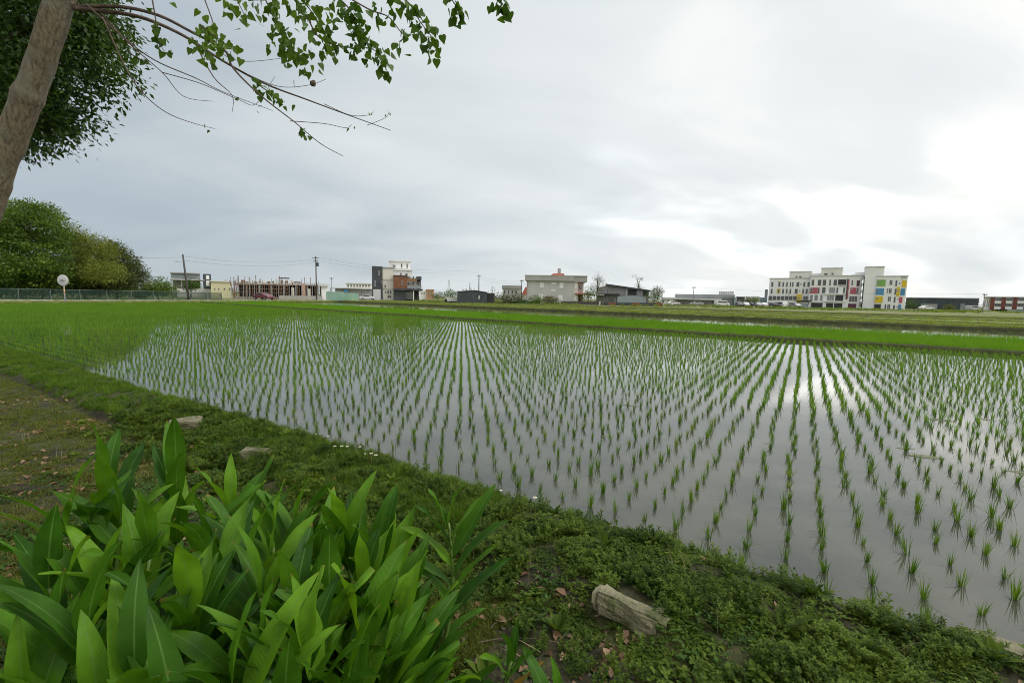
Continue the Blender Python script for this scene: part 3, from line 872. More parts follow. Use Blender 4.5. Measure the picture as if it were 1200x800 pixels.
# ================================================================== GINGER PLANTS IN FRONT
def ginger_mat():
    m, nt, b, out = nodes_of('ginger_leaf')
    b.inputs['Roughness'].default_value = 0.42; b.inputs['Specular IOR Level'].default_value = 0.2
    uv = nt.nodes.new('ShaderNodeUVMap'); sep = nt.nodes.new('ShaderNodeSeparateXYZ'); nt.links.new(uv.outputs[0], sep.inputs[0])
    oi = nt.nodes.new('ShaderNodeObjectInfo')
    rp = nt.nodes.new('ShaderNodeValToRGB')
    for p_, c_ in ((0.0, (0.034, 0.11, 0.009)), (1.0, (0.18, 0.37, 0.022))):
        rp.color_ramp.elements[int(p_)].position = p_; rp.color_ramp.elements[int(p_)].color = rgba(c_)
    e = rp.color_ramp.elements.new(0.55); e.color = rgba((0.082, 0.215, 0.012))
    nt.links.new(oi.outputs['Random'], rp.inputs[0])
    # lighter midrib along the middle of the leaf
    ab = nt.nodes.new('ShaderNodeMath'); ab.operation = 'SUBTRACT'; nt.links.new(sep.outputs[0], ab.inputs[0]); ab.inputs[1].default_value = 0.5
    a2 = nt.nodes.new('ShaderNodeMath'); a2.operation = 'ABSOLUTE'; nt.links.new(ab.outputs[0], a2.inputs[0])
    rm = nt.nodes.new('ShaderNodeMapRange'); rm.inputs['From Min'].default_value = 0.012; rm.inputs['From Max'].default_value = 0.045
    rm.inputs['To Min'].default_value = 0.55; rm.inputs['To Max'].default_value = 0.0
    nt.links.new(a2.outputs[0], rm.inputs['Value'])
    mx = nt.nodes.new('ShaderNodeMixRGB'); nt.links.new(rm.outputs[0], mx.inputs[0]); nt.links.new(rp.outputs[0], mx.inputs[1]); mx.inputs[2].default_value = (0.16, 0.30, 0.07, 1)
    # blotches and yellowed tips
    geo = nt.nodes.new('ShaderNodeNewGeometry')
    nz = nt.nodes.new('ShaderNodeTexNoise'); nz.inputs['Scale'].default_value = 14; nz.inputs['Detail'].default_value = 6; nt.links.new(geo.outputs['Position'], nz.inputs['Vector'])
    ad = nt.nodes.new('ShaderNodeMath'); ad.operation = 'MULTIPLY_ADD'; ad.inputs[1].default_value = 0.22; nt.links.new(nz.outputs['Fac'], ad.inputs[0]); nt.links.new(sep.outputs[1], ad.inputs[2])
    rt = nt.nodes.new('ShaderNodeMapRange'); rt.inputs['From Min'].default_value = 1.085; rt.inputs['From Max'].default_value = 1.15
    nt.links.new(ad.outputs[0], rt.inputs['Value'])
    m2 = nt.nodes.new('ShaderNodeMixRGB'); nt.links.new(rt.outputs[0], m2.inputs[0]); nt.links.new(mx.outputs[0], m2.inputs[1]); m2.inputs[2].default_value = (0.26, 0.17, 0.04, 1)
    hv = nt.nodes.new('ShaderNodeMixRGB'); hv.blend_type = 'MULTIPLY'
    r3 = nt.nodes.new('ShaderNodeMapRange'); r3.inputs['From Min'].default_value = 0.3; r3.inputs['From Max'].default_value = 0.7; r3.inputs['To Min'].default_value = 0.75; r3.inputs['To Max'].default_value = 1.15
    nt.links.new(nz.outputs['Fac'], r3.inputs['Value']); hv.inputs[0].default_value = 1.0
    nt.links.new(m2.outputs[0], hv.inputs[1]); nt.links.new(r3.outputs[0], hv.inputs[2])
    nt.links.new(hv.outputs[0], b.inputs['Base Color'])
    # fine side veins running obliquely from the midrib
    vv = nt.nodes.new('ShaderNodeMath'); vv.operation = 'MULTIPLY_ADD'; nt.links.new(a2.outputs[0], vv.inputs[0]); vv.inputs[1].default_value = -0.55; nt.links.new(sep.outputs[1], vv.inputs[2])
    wv = nt.nodes.new('ShaderNodeMath'); wv.operation = 'MULTIPLY'; nt.links.new(vv.outputs[0], wv.inputs[0]); wv.inputs[1].default_value = 240
    sn = nt.nodes.new('ShaderNodeMath'); sn.operation = 'SINE'; nt.links.new(wv.outputs[0], sn.inputs[0])
    bp = nt.nodes.new('ShaderNodeBump'); bp.inputs['Strength'].default_value = 0.22; bp.inputs['Distance'].default_value = 0.002
    nt.links.new(sn.outputs[0], bp.inputs['Height']); nt.links.new(bp.outputs[0], b.inputs['Normal'])
    tr = nt.nodes.new('ShaderNodeBsdfTranslucent')
    br = nt.nodes.new('ShaderNodeMixRGB'); br.blend_type = 'MULTIPLY'; br.inputs[0].default_value = 1; br.inputs[2].default_value = (1.25, 1.2, 0.5, 1)
    nt.links.new(hv.outputs[0], br.inputs[1]); nt.links.new(br.outputs[0], tr.inputs['Color'])
    ms = nt.nodes.new('ShaderNodeMixShader'); ms.inputs[0].default_value = 0.34
    nt.links.new(b.outputs[0], ms.inputs[1]); nt.links.new(tr.outputs[0], ms.inputs[2]); nt.links.new(ms.outputs[0], out.inputs['Surface'])
    return m
M_ginger = ginger_mat()
M_yellow = leafmat('yellowed_ginger_leaf', (0.25, 0.22, 0.03), (0.36, 0.20, 0.04), 0.35, 0.5)
M_cane = surf('ginger_cane', (0.09, 0.17, 0.03), (0.14, 0.21, 0.05), 18, 0.45)
def ginger_leaf(seed, L=1.0, W=0.20, mat=None):
    """lance-shaped leaf of unit length along +Y, folded at the midrib and bending down to the tip"""
    r = random.Random(seed); S = 12
    bend = r.uniform(0.15, 0.85); twist = r.uniform(-0.5, 0.5); fold = r.uniform(0.22, 0.55); wav = r.uniform(0.0, 0.035); side = r.uniform(-0.12, 0.12)
    vs, uvs = [], []
    p = Vector((0, 0, 0)); ang = 0.0
    for i in range(S + 1):
        t = i / S
        w = W * 0.5 * (math.sin(math.pi * min(t ** 0.72, 1.0)) ** 0.8 if 0 < t < 1 else 0.0) * 1.05
        if i == 0: w = W * 0.10
        if i == S: w = W * 0.006
        tw = twist * t; ca, sa = math.cos(tw), math.sin(tw)
        for k, q in enumerate((-1, -0.5, 0, 0.5, 1)):
            x = q * w
            z = abs(q) * w * fold * (1 - 0.3 * abs(q)) + wav * math.sin(t * 11 + q * 2.0 + seed) * abs(q)
            up = Vector((0, math.sin(ang), math.cos(ang)))
            vs.append(tuple(p + Vector((x * ca - z * sa + side * t * t, 0, 0)) + up * (z * ca + x * sa)))
            uvs.append((0.5 + q * 0.5 * (0.35 + 0.65 * w / (W * 0.5 + 1e-6)), t))
        ang += bend * (0.4 + 1.2 * t) / S
        p = p + Vector((0, math.cos(ang), -math.sin(ang))) * (L / S)
    fs = []
    for i in range(S):
        for k in range(4):
            a = i * 5 + k
            fs.append((a, a + 1, a + 6, a + 5))
    return np_mesh('leaf', np.array(vs), np.array(fs), mat or M_ginger, True, np.array(uvs))
gl = [ginger_leaf(700 + i, 1.0, rng.uniform(0.195, 0.255)) for i in range(14)]
gl_dry = [ginger_leaf(740 + i, 1.0, 0.16, M_yellow) for i in range(2)]
def ginger(px, py, D, label, nleaf=11, lean=(0, 0), base_z=None, Lm=0.335, az=None, dry=0, wob=0.45):
    r = random.Random(int(px * 7 + py))
    tip = P(px, py, D)
    n_, u_ = to_nu(tip.x - lean[0], tip.y - lean[1])
    bz = bank_h(n_, u_) - 0.02
    base = Vector((tip.x - lean[0], tip.y - lean[1], bz))
    top = Vector((tip.x, tip.y, tip.z - Lm * 0.62))
    if top.z < bz + 0.15: top.z = bz + 0.15
    t = thing('ginger_plant', base, label, 'plant', 'ginger plants beside the bank')
    bow = Vector((r.uniform(-0.06, 0.06), r.uniform(-0.06, 0.06), 0))
    def at(s): return base.lerp(top, s) + bow * math.sin(math.pi * s)
    mb = MB(); mb.tube([at(i / 7) for i in range(8)], [0.0115 - 0.0008 * i for i in range(8)], 8)
    mb.build('cane', M_cane, t, smooth=True)
    a0 = az if az is not None else r.uniform(0, 6.283)
    for k in range(nleaf):
        s = 0.16 + 0.84 * (k / (nleaf - 1)) ** 0.85
        p = at(s)
        a = a0 + (math.pi if k % 2 else 0) + r.uniform(-wob, wob)
        ang = (1.0 - 0.62 * s) + r.uniform(-0.16, 0.16)        # away from the cane
        if k == nleaf - 1: ang = r.uniform(0.04, 0.2)
        d = Vector((math.cos(a) * math.sin(ang), math.sin(a) * math.sin(ang), math.cos(ang)))
        d = (d + (top - base).normalized() * 0.1).normalized()
        side = Vector((-math.sin(a), math.cos(a), 0)) + Vector((r.uniform(-0.25, 0.25), r.uniform(-0.25, 0.25), r.uniform(-0.2, 0.2)))
        nrm = side.cross(d)
        if nrm.z < 0: nrm = -nrm
        xax = d.cross(nrm).normalized(); nrm = xax.cross(d).normalized()
        rot = Matrix((xax, d, nrm)).transposed()
        isdry = dry and k < dry
        o = link('leaf', (gl_dry[k % 2] if isdry else gl[r.randrange(len(gl))]), t)
        L = Lm * r.uniform(0.8, 1.16) * (0.78 + 0.42 * math.sin(math.pi * min(s * 0.95, 1)))
        o.matrix_local = Matrix.Translation(p - base) @ rot.to_4x4() @ Matrix.Diagonal((L, L, L, 1))
    return t
GIN = [(118, 512, 1.95, 12), (205, 508, 2.0, 12), (268, 540, 1.9, 11), (345, 568, 1.9, 11), (400, 578, 1.8, 11), (302, 630, 1.4, 11), (222, 640, 1.25, 12),
       (95, 668, 1.15, 11), (348, 690, 1.1, 12), (425, 628, 1.5, 11), (462, 640, 1.62, 10), (52, 620, 1.45, 10), (450, 690, 1.38, 11), (480, 705, 1.6, 9),
       (172, 590, 1.6, 11), (240, 572, 1.75, 11), (20, 740, 1.08, 9), (318, 584, 1.75, 10), (440, 588, 1.78, 9), (385, 650, 1.36, 11), (152, 700, 1.0, 11),
       (268, 712, 0.98, 11), (404, 735, 1.2, 10), (480, 745, 1.48, 8), (75, 560, 1.72, 10), (140, 560, 1.8, 10), (290, 600, 1.55, 10), (340, 640, 1.3, 10), (250, 610, 1.45, 10), (420, 680, 1.3, 10), (120, 610, 1.5, 10), (60, 690, 1.2, 9), (300, 690, 1.15, 10), (370, 720, 1.15, 9), (440, 750, 1.3, 8), (190, 680, 1.15, 10), (110, 745, 1.0, 9), (375, 600, 1.68, 9), (200, 760, 0.95, 9), (330, 760, 1.0, 9), (515, 765, 1.62, 6)]
for (gx, gy, gd, nl) in GIN:
    ginger(gx, gy, gd, 'leafy green ginger plant crowded in the clump at the foot of the tree', nl + 2)
ginger(526, 566, 1.98, 'tall ginger plant with bare cane standing clear at the clump edge', 13, (0.04, 0.0), az=0.3, Lm=0.30, wob=0.25)
for (gx, gy, gd, nl, dr, lb) in [(600, 738, 1.66, 7, 2, 'short young ginger shoot with yellowed lower leaves on bare soil'), (655, 776, 1.6, 5, 1, 'small bright ginger shoot farthest from the clump on bare soil')]:
    ginger(gx, gy, gd, lb, nl, (0, 0), Lm=0.21, dry=dr)

# ================================================================== TREES
M_bark = None
def bark_mat(name, c1, c2, c3, bscale):
    m, nt, b, out = nodes_of(name)
    b.inputs['Roughness'].default_value = 0.92
    tc = nt.nodes.new('ShaderNodeTexCoord'); mp = nt.nodes.new('ShaderNodeMapping'); mp.inputs['Scale'].default_value = (bscale, bscale, bscale * 0.3)
    mp.inputs['Rotation'].default_value = (0, rad(-19), 0)
    nt.links.new(tc.outputs['Object'], mp.inputs[0])
    nz = nt.nodes.new('ShaderNodeTexNoise'); nz.inputs['Scale'].default_value = 1; nz.inputs['Detail'].default_value = 8; nz.inputs['Roughness'].default_value = 0.65; nz.inputs['Distortion'].default_value = 0.6
    nt.links.new(mp.outputs[0], nz.inputs['Vector'])
    rp = nt.nodes.new('ShaderNodeValToRGB')
    rp.color_ramp.elements[0].position = 0.33; rp.color_ramp.elements[0].color = rgba(c1)
    rp.color_ramp.elements[1].position = 0.62; rp.color_ramp.elements[1].color = rgba(c2)
    nt.links.new(nz.outputs['Fac'], rp.inputs[0])
    n2 = nt.nodes.new('ShaderNodeTexNoise'); n2.inputs['Scale'].default_value = 5; n2.inputs['Detail'].default_value = 5; nt.links.new(tc.outputs['Object'], n2.inputs['Vector'])
    r2 = nt.nodes.new('ShaderNodeValToRGB'); r2.color_ramp.elements[0].position = 0.52; r2.color_ramp.elements[1].position = 0.62; nt.links.new(n2.outputs['Fac'], r2.inputs[0])
    mx = nt.nodes.new('ShaderNodeMixRGB'); nt.links.new(r2.outputs[0], mx.inputs[0]); nt.links.new(rp.outputs[0], mx.inputs[1]); mx.inputs[2].default_value = rgba(c3)
    ml = nt.nodes.new('ShaderNodeMixRGB'); ml.inputs[0].default_value = 0.55; nt.links.new(rp.outputs[0], ml.inputs[1]); nt.links.new(mx.outputs[0], ml.inputs[2])
    nt.links.new(ml.outputs[0], b.inputs['Base Color'])
    bp = nt.nodes.new('ShaderNodeBump'); bp.inputs['Strength'].default_value = 0.9; bp.inputs['Distance'].default_value = 0.02
    nt.links.new(nz.outputs['Fac'], bp.inputs['Height']); nt.links.new(bp.outputs[0], b.inputs['Normal'])
    return m
M_bark = bark_mat('pale_bark', (0.085, 0.062, 0.036), (0.255, 0.21, 0.14), (0.22, 0.225, 0.17), 60)
M_bark2 = bark_mat('dark_bark', (0.035, 0.028, 0.02), (0.10, 0.08, 0.055), (0.09, 0.10, 0.06), 10)
M_branch = surf('branch_bark', (0.085, 0.06, 0.05), (0.16, 0.115, 0.09), 25, 0.85)
M_tallow = leafmat('tallow_leaf', (0.05, 0.12, 0.012), (0.14, 0.25, 0.028), 0.42, 0.45, wscale=1.5, spec=0.25)
def smooth_path(pts, per=6):
    pts = [Vector(p) for p in pts]; out = []
    for i in range(len(pts) - 1):
        p0, p1, p2, p3 = pts[max(i - 1, 0)], pts[i], pts[i + 1], pts[min(i + 2, len(pts) - 1)]
        for k in range(per):
            t = k / per
            out.append(0.5 * ((2 * p1) + (p2 - p0) * t + (2 * p0 - 5 * p1 + 4 * p2 - p3) * t * t + (3 * p1 - p0 - 3 * p2 + p3) * t ** 3))
    out.append(pts[-1]); return out
# --- the leaning tree at the edge of the path
tb = Vector((-4.15, 2.95, 0.1))
tree = thing('leaning_tree', tb, 'leaning tree with ringed pale trunk and long drooping heart-leaved branches', 'tree')
TD = 3.0
ctr = [tb, Vector((-3.78, 2.97, 1.2)), Vector((-3.48, 2.99, 2.1))] + [P(x, y, TD) for x, y in ((-6, 214), (13, 166), (33, 114), (50, 66), (64, 20), (78, -30), (100, -120), (135, -260))] + [Vector((-2.1, 3.05, 6.0)), Vector((-1.9, 3.0, 7.0))]
path = smooth_path(ctr, 10)
rad_ = []
for i, p in enumerate(path):
    z = p.z
    r = 0.087 - 0.005 * z if z < 4.5 else 0.0645 - 0.028 * (z - 4.5)
    for (zc, amp, wd) in ((P(30, 113, TD).z, 0.010, 0.035), (P(2, 216, TD).z, 0.011, 0.035), (1.5, 0.02, 0.05)):
        r += amp * math.exp(-((z - zc) / wd) ** 2)
    rad_.append(max(r, 0.015))
mb = MB(); mb.tube(path, rad_, 28)
mb.v = [tuple(Vector(v) + noise.noise_vector(Vector(v) * 7) * 0.009) for v in mb.v]
mb.build('trunk', M_bark, tree, smooth=True)
def heart(seed):
    """heart-shaped leaf hanging from its stalk, unit length along -Z"""
    r = random.Random(seed)
    outl = [(0.0, 0.0), (0.22, 0.10), (0.46, 0.02), (0.50, -0.22), (0.36, -0.52), (0.16, -0.80), (0.0, -1.06)]
    f = r.uniform(0.1, 0.45); c = r.uniform(-0.25, 0.25)
    vs = []
    mids = [(0, 0), (0, -0.22), (0, -0.52), (0, -0.8), (0, -1.06)]
    R_ = [(x, x * f + c * y * y, y) for x, y in outl]; L_ = [(-x, x * f + c * y * y, y) for x, y in outl]
    mid_ = [(0, c * y * y, y) for x, y in mids]
    vs = [mid_[0], mid_[1], mid_[2], mid_[3], mid_[4]] + R_[1:6] + L_[1:6]
    fs = []
    for o, fl in ((5, 0), (10, 1)):
        qs = [(0, o, o + 1), (0, o + 1, o + 2, 1), (1, o + 2, o + 3, 2), (2, o + 3, o + 4, 3), (3, o + 4, 4)]
        fs += [q[::-1] if fl else q for q in qs]
    st = 0.012
    i = len(vs); vs += [(-st, 0, 0), (st, 0, 0), (0, 0.05, 0.75)]; fs.append((i, i + 1, i + 2))
    return mesh_vf('leaf', vs, fs, M_tallow)
hearts = [heart(800 + i) for i in range(8)]
lr = random.Random(77)
def branch(pix, r0, r1, seg=7, per=5):
    """pix: (px, py, distance) along the branch"""
    pth = smooth_path([P(*q) for q in pix], per)
    n = len(pth)
    mb = MB(); mb.tube(pth, [r0 + (r1 - r0) * (i / (n - 1)) ** 0.8 for i in range(n)], seg)
    return mb.build('branch', M_branch, tree, smooth=True), pth
nleaf_total = [0]; extra_leaves = []
def leaf_at(br, p, size):
    if nleaf_total[0] >= 300:                  # past three hundred the rest hang as one mass
        extra_leaves.append((p, size)); return
    o = link('leaf', hearts[lr.randrange(8)], br)
    o.location = p - tb
    o.rotation_euler = (lr.gauss(0, 0.55), lr.gauss(0, 0.55), lr.uniform(0, 6.283))
    o.scale = (size, size, size)
    nleaf_total[0] += 1
def leafy(br, pth, t0, t1, count, spread, s0=0.030, s1=0.046):
    n = len(pth)
    for k in range(count):
        i = t0 + (t1 - t0) * lr.random()
        q = pth[min(int(i * (n - 1)), n - 1)]
        p = q + Vector((lr.gauss(0, spread), lr.gauss(0, spread * 1.2), lr.gauss(-spread * 0.5, spread)))
        leaf_at(br, p, lr.uniform(s0, s1))
B = branch
# two thick limbs leaving the trunk to the right
b0, p0 = B([(86, 10, 3.0), (130, 14, 3.02), (170, 22, 3.05), (215, 42, 3.1), (262, 72, 3.15), (310, 98, 3.2), (360, 117, 3.25), (400, 132, 3.3), (458, 153, 3.35)], 0.015, 0.002)
b1_, p1 = B([(86, 8, 3.02), (140, 8, 2.98), (185, 18, 2.95), (225, 38, 2.95), (262, 58, 2.95), (272, 78, 2.95), (290, 98, 2.93), (315, 120, 2.9), (345, 143, 2.9), (375, 168, 2.9), (402, 183, 2.9)], 0.012, 0.0016)
# finer drooping twigs
tw = [([(100, 4, 2.98), (140, 40, 2.95), (180, 70, 2.9), (230, 92, 2.9), (262, 108, 2.9), (320, 130, 2.9)], 0.006),
      ([(110, 6, 3.05), (150, 50, 3.1), (190, 85, 3.12), (215, 113, 3.15), (250, 119, 3.15)], 0.005),
      ([(120, 20, 2.9), (150, 85, 2.9), (170, 112, 2.88), (195, 132, 2.86), (225, 144, 2.86), (252, 151, 2.86)], 0.005),
      ([(240, 0, 3.05), (250, 28, 3.05), (258, 60, 3.05), (285, 72, 3.05), (335, 68, 3.05)], 0.004),
      ([(225, 44, 3.1), (250, 90, 3.1), (272, 112, 3.1), (272, 132, 3.1)], 0.005),
      ([(262, 72, 3.15), (300, 92, 3.1), (330, 102, 3.05), (362, 100, 3.0), (382, 93, 2.98)], 0.003),
      ([(340, 142, 2.9), (380, 145, 2.9), (405, 150, 2.9), (412, 146, 2.9)], 0.0025),
      ([(380, 122, 3.28), (410, 135, 3.28), (432, 135, 3.28), (438, 131, 3.28)], 0.0025),
      ([(190, 85, 3.12), (235, 98, 3.12), (280, 117, 3.15), (300, 122, 3.15), (322, 90, 3.15)], 0.003),
      ([(430, 147, 3.33), (452, 138, 3.33), (456, 130, 3.33)], 0.002)]
tws = [B(a, r, 0.0012, 5) for a, r in tw]
# leafy branches hanging in from the crown above
up = [([(255, -60, 2.7), (268, -20, 2.75), (280, 5, 2.8), (288, 20, 2.8)], 14, 0.035, 0.3),
      ([(285, -70, 2.6), (305, -15, 2.65), (318, 15, 2.7), (330, 42, 2.7), (345, 60, 2.7), (355, 72, 2.7)], 60, 0.045, 0.15),
      ([(320, -60, 2.5), (345, -10, 2.55), (362, 10, 2.6), (375, 30, 2.6), (382, 48, 2.6)], 56, 0.045, 0.15),
      ([(235, 30, 2.9), (248, 40, 2.9), (262, 50, 2.9), (272, 58, 2.9)], 30, 0.035, 0.0),
      ([(222, 48, 3.0), (240, 60, 3.0), (250, 74, 3.0)], 10, 0.025, 0.2),
      ([(370, -60, 2.6), (392, -10, 2.6), (410, 12, 2.62), (418, 34, 2.65), (428, 50, 2.65), (448, 66, 2.66), (455, 70, 2.66)], 62, 0.035, 0.25),
      ([(380, -20, 2.7), (430, 10, 2.72), (455, 20, 2.75), (470, 38, 2.75), (478, 42, 2.75), (486, 40, 2.75)], 12, 0.03, 0.2),
      ([(430, -60, 2.5), (460, -15, 2.5), (480, 5, 2.52), (492, 25, 2.54), (505, 42, 2.55), (510, 47, 2.55)], 40, 0.035, 0.2),
      ([(500, -50, 2.4), (520, -15, 2.42), (535, 8, 2.44), (545, 20, 2.45)], 14, 0.022, 0.4),
      ([(560, -60, 2.4), (580, -20, 2.4), (586, 0, 2.4), (591, 8, 2.4)], 10, 0.022, 0.55),
      ([(360, 20, 2.6), (372, 42, 2.6), (390, 52, 2.6), (405, 55, 2.6), (412, 57, 2.6)], 7, 0.02, 0.3),
      ([(150, 62, 2.95), (165, 70, 2.95), (172, 76, 2.95)], 4, 0.02, 0.0),
      ([(175, -20, 2.8), (182, 20, 2.8), (186, 48, 2.8), (194, 62, 2.8)], 9, 0.015, 0.3),
      ([(298, 95, 3.0), (308, 103, 3.0), (322, 112, 3.0), (334, 120, 3.0)], 13, 0.022, 0.1),
      ([(352, 150, 2.9), (356, 156, 2.9), (358, 161, 2.9)], 4, 0.01, 0.2)]
for a, c, sp_, t0 in up:
    br, pth = B(a, 0.005, 0.0015, 5)
    leafy(br, pth, t0, 1.0, int(c * 1.8), sp_)
for (br, pth), c in zip((tws[0], tws[2], tws[6], tws[7], tws[9]), (3, 2, 2, 2, 3)):
    leafy(br, pth, 0.75, 1.0, c, 0.012, 0.015, 0.03)
if extra_leaves:
    vs_, fs_ = [], []
    for p, size in extra_leaves:
        me = hearts[lr.randrange(8)]; o_ = len(vs_)
        mt = Matrix.Translation(p - tb) @ Euler((lr.gauss(0, 0.55), lr.gauss(0, 0.55), lr.uniform(0, 6.283))).to_matrix().to_4x4() @ Matrix.Scale(size, 4)
        vs_ += [tuple(mt @ v.co) for v in me.vertices]; fs_ += [tuple(i + o_ for i in q.vertices) for q in me.polygons]
    o_ = link('leaves', mesh_vf('leaves', vs_, fs_, M_tallow), tree); o_['kind'] = 'stuff'
# a dry seed ball left on one of the twigs
bm = bmesh.new(); bmesh.ops.create_icosphere(bm, subdivisions=2, radius=0.019)
for v in bm.verts: v.co *= 1 + 0.35 * noise.noise(v.co * 90)
me = bpy.data.meshes.new('seed_ball'); bm.to_mesh(me); bm.free(); me.materials.append(M_branch)
o_ = link('seed_ball', me, tree); o_.location = P(367, 98, 3.0) - tb
# the limbs and leaf mass of its crown above the frame
def leaf_cloud(blobs, count, size, droop=0.0, seed=0, clumps=None, aspect=0.5, shell=0.55, spray=1.0):
    """many small rhombic leaves gathered in sprays inside ellipsoid blobs -> verts, faces"""
    r = np.random.default_rng(seed)
    vol = np.array([b[3] * b[4] * b[5] for b in blobs]) ** 0.8
    nb = len(blobs)
    ncl = clumps or max(count // 22, 1)
    pick = r.choice(nb, ncl, p=vol / vol.sum())
    bl = np.array(blobs)
    d = r.normal(size=(ncl, 3)); d /= np.linalg.norm(d, axis=1)[:, None]
    q = (shell + (1 - shell) * r.random(ncl) ** 0.6)
    q = np.where(r.random(ncl) < 0.25, q * r.random(ncl) ** 0.4, q)
    cc = bl[pick, :3] + d * q[:, None] * bl[pick, 3:6]
    cr = size * spray * r.uniform(2.2, 5.0, ncl)
    own = r.integers(0, ncl, count)
    off = r.normal(size=(count, 3)); off *= (r.random(count) ** 0.45 / np.linalg.norm(off, axis=1))[:, None]
    off = off * cr[own][:, None] * np.array([1.1, 1.1, 0.7])
    c = cc[own] + off
    c[:, 2] -= droop * np.linalg.norm(off[:, :2], axis=1)
    dirs = off / (np.linalg.norm(off, axis=1)[:, None] + 1e-6) + r.normal(size=(count, 3)) * 0.6
    dirs[:, 2] -= droop
    dirs /= np.linalg.norm(dirs, axis=1)[:, None]
    nr = r.normal(size=(count, 3)); nr[:, 2] += 0.8
    s = np.cross(dirs, nr); s /= (np.linalg.norm(s, axis=1)[:, None] + 1e-6)
    L = size * r.uniform(0.6, 1.3, count)[:, None]; W = L * aspect * 0.5
    up_ = np.cross(s, dirs)
    v = np.stack([c, c + dirs * L * 0.45 + s * W + up_ * W * 0.3, c + dirs * L, c + dirs * L * 0.45 - s * W + up_ * W * 0.3], 1).reshape(-1, 3)
    f = np.arange(count * 4).reshape(-1, 4)
    return v, f
def crown(parent, blobs, count, size, mat, **kw):
    v, f = leaf_cloud(blobs, count, size, **kw)
    o = wpos(parent)
    v = v - np.array([o.x, o.y, o.z])
    ob = link('crown', np_mesh('crown', v, f, mat), parent)
    ob['kind'] = 'stuff'
    return ob
crown(tree, [(-2.6, 1.6, 5.9, 2.2, 1.3, 1.2), (-0.4, 0.4, 5.2, 2.0, 1.5, 1.0), (-3.4, -0.8, 5.0, 2.2, 1.6, 1.2), (-1.3, 2.2, 6.6, 1.9, 1.4, 1.2), (-4.6, 1.0, 4.9, 1.5, 1.5, 1.0)], 6500, 0.075, M_tallow, seed=3, aspect=0.85)
limb = MB()
for e in ((-0.6, 0.6, 5.2), (-3.2, -0.4, 5.1), (-1.2, 2.1, 6.7), (-4.3, 1.0, 5.0), (0.6, 0.6, 5.0)):
    s0 = path[int(len(path) * 0.8)]; m_ = s0.lerp(Vector(e), 0.5) + Vector((0, 0, 0.35))
    limb.tube(smooth_path([s0, m_, Vector(e)], 5), [0.055 - 0.0045 * i for i in range(11)], 8)
limb.build('limbs', M_branch, tree, smooth=True)

def grow_tree(name, base, label, cat, h_tr, r_tr, blobs, count, size, mat, bark, seed, group=None, limbs=5, **kw):
    r = random.Random(seed)
    t = thing(name, base, label, cat, group)
    mb = MB()
    top = Vector((base[0] + r.uniform(-0.3, 0.3), base[1], base[2] + h_tr))
    b = Vector(base)
    mb.tube(smooth_path([b - Vector((0, 0, 0.1)), b.lerp(top, 0.5) + Vector((r.uniform(-0.15, 0.15), 0, 0)), top], 4), [r_tr * (1.15 - 0.06 * i) for i in range(9)], 9)
    for i in range(limbs):
        bl = blobs[i % len(blobs)]
        e = Vector((bl[0] + r.uniform(-0.4, 0.4) * bl[3], bl[1] + r.uniform(-0.4, 0.4) * bl[4], bl[2] + r.uniform(-0.1, 0.5) * bl[5]))
        s = b.lerp(top, r.uniform(0.6, 1.0))
        mb.tube(smooth_path([s, s.lerp(e, 0.5) + Vector((0, 0, 0.1 * (e - s).length)), e], 3), [r_tr * 0.55 * (1 - 0.13 * k) for k in range(7)], 6)
    mb.build('trunk', bark, t, smooth=True)
    crown(t, blobs, count, size, mat, seed=seed, **kw)
    return t
M_dark = leafmat('dark_leaf', (0.03, 0.07, 0.010), (0.10, 0.19, 0.02), 0.33, 0.5, wscale=0.9)
M_midl = leafmat('green_leaf', (0.042, 0.095, 0.010), (0.155, 0.245, 0.025), 0.3, 0.55, wscale=0.35)
M_yel = leafmat('yellowish_leaf', (0.11, 0.15, 0.018), (0.24, 0.28, 0.04), 0.3, 0.6, wscale=0.35)
M_brown = leafmat('dull_leaf', (0.055, 0.08, 0.016), (0.135, 0.165, 0.03), 0.25, 0.6, wscale=0.5)
M_olv = leafmat('olive_leaf', (0.07, 0.085, 0.03), (0.13, 0.14, 0.055), 0.3, 0.6, wscale=0.8)
# dark crown reaching in behind the leaning trunk
D9 = 8.5
def blob(px, py, D, rpx, rpy, rd=None):
    c = P(px, py, D); k = D / FPX
    return (c.x, c.y, c.z, rpx * k, rd or max(rpx, rpy) * k, rpy * k)
bl = [blob(10, -20, 8.6, 100, 70), blob(80, 45, 8.4, 62, 55), blob(25, 110, 8.6, 60, 50), blob(88, 8, 8.2, 42, 36), blob(60, 120, 8.5, 36, 26), blob(35, 148, 8.6, 24, 16), blob(-70, 60, 9, 110, 110), blob(-40, -150, 9, 150, 80), blob(12, 168, 8.7, 12, 12), blob(112, 50, 8.3, 22, 20)]
grow_tree('broadleaf_tree', (-13.5, 9.4, 0.12), 'dense dark green tree crown reaching in behind the leaning trunk', 'tree', 4.2, 0.28, bl, 80000, 0.10, M_dark, M_bark2, 21, limbs=8, droop=0.6, aspect=0.46, shell=0.4, clumps=1900, spray=1.05)

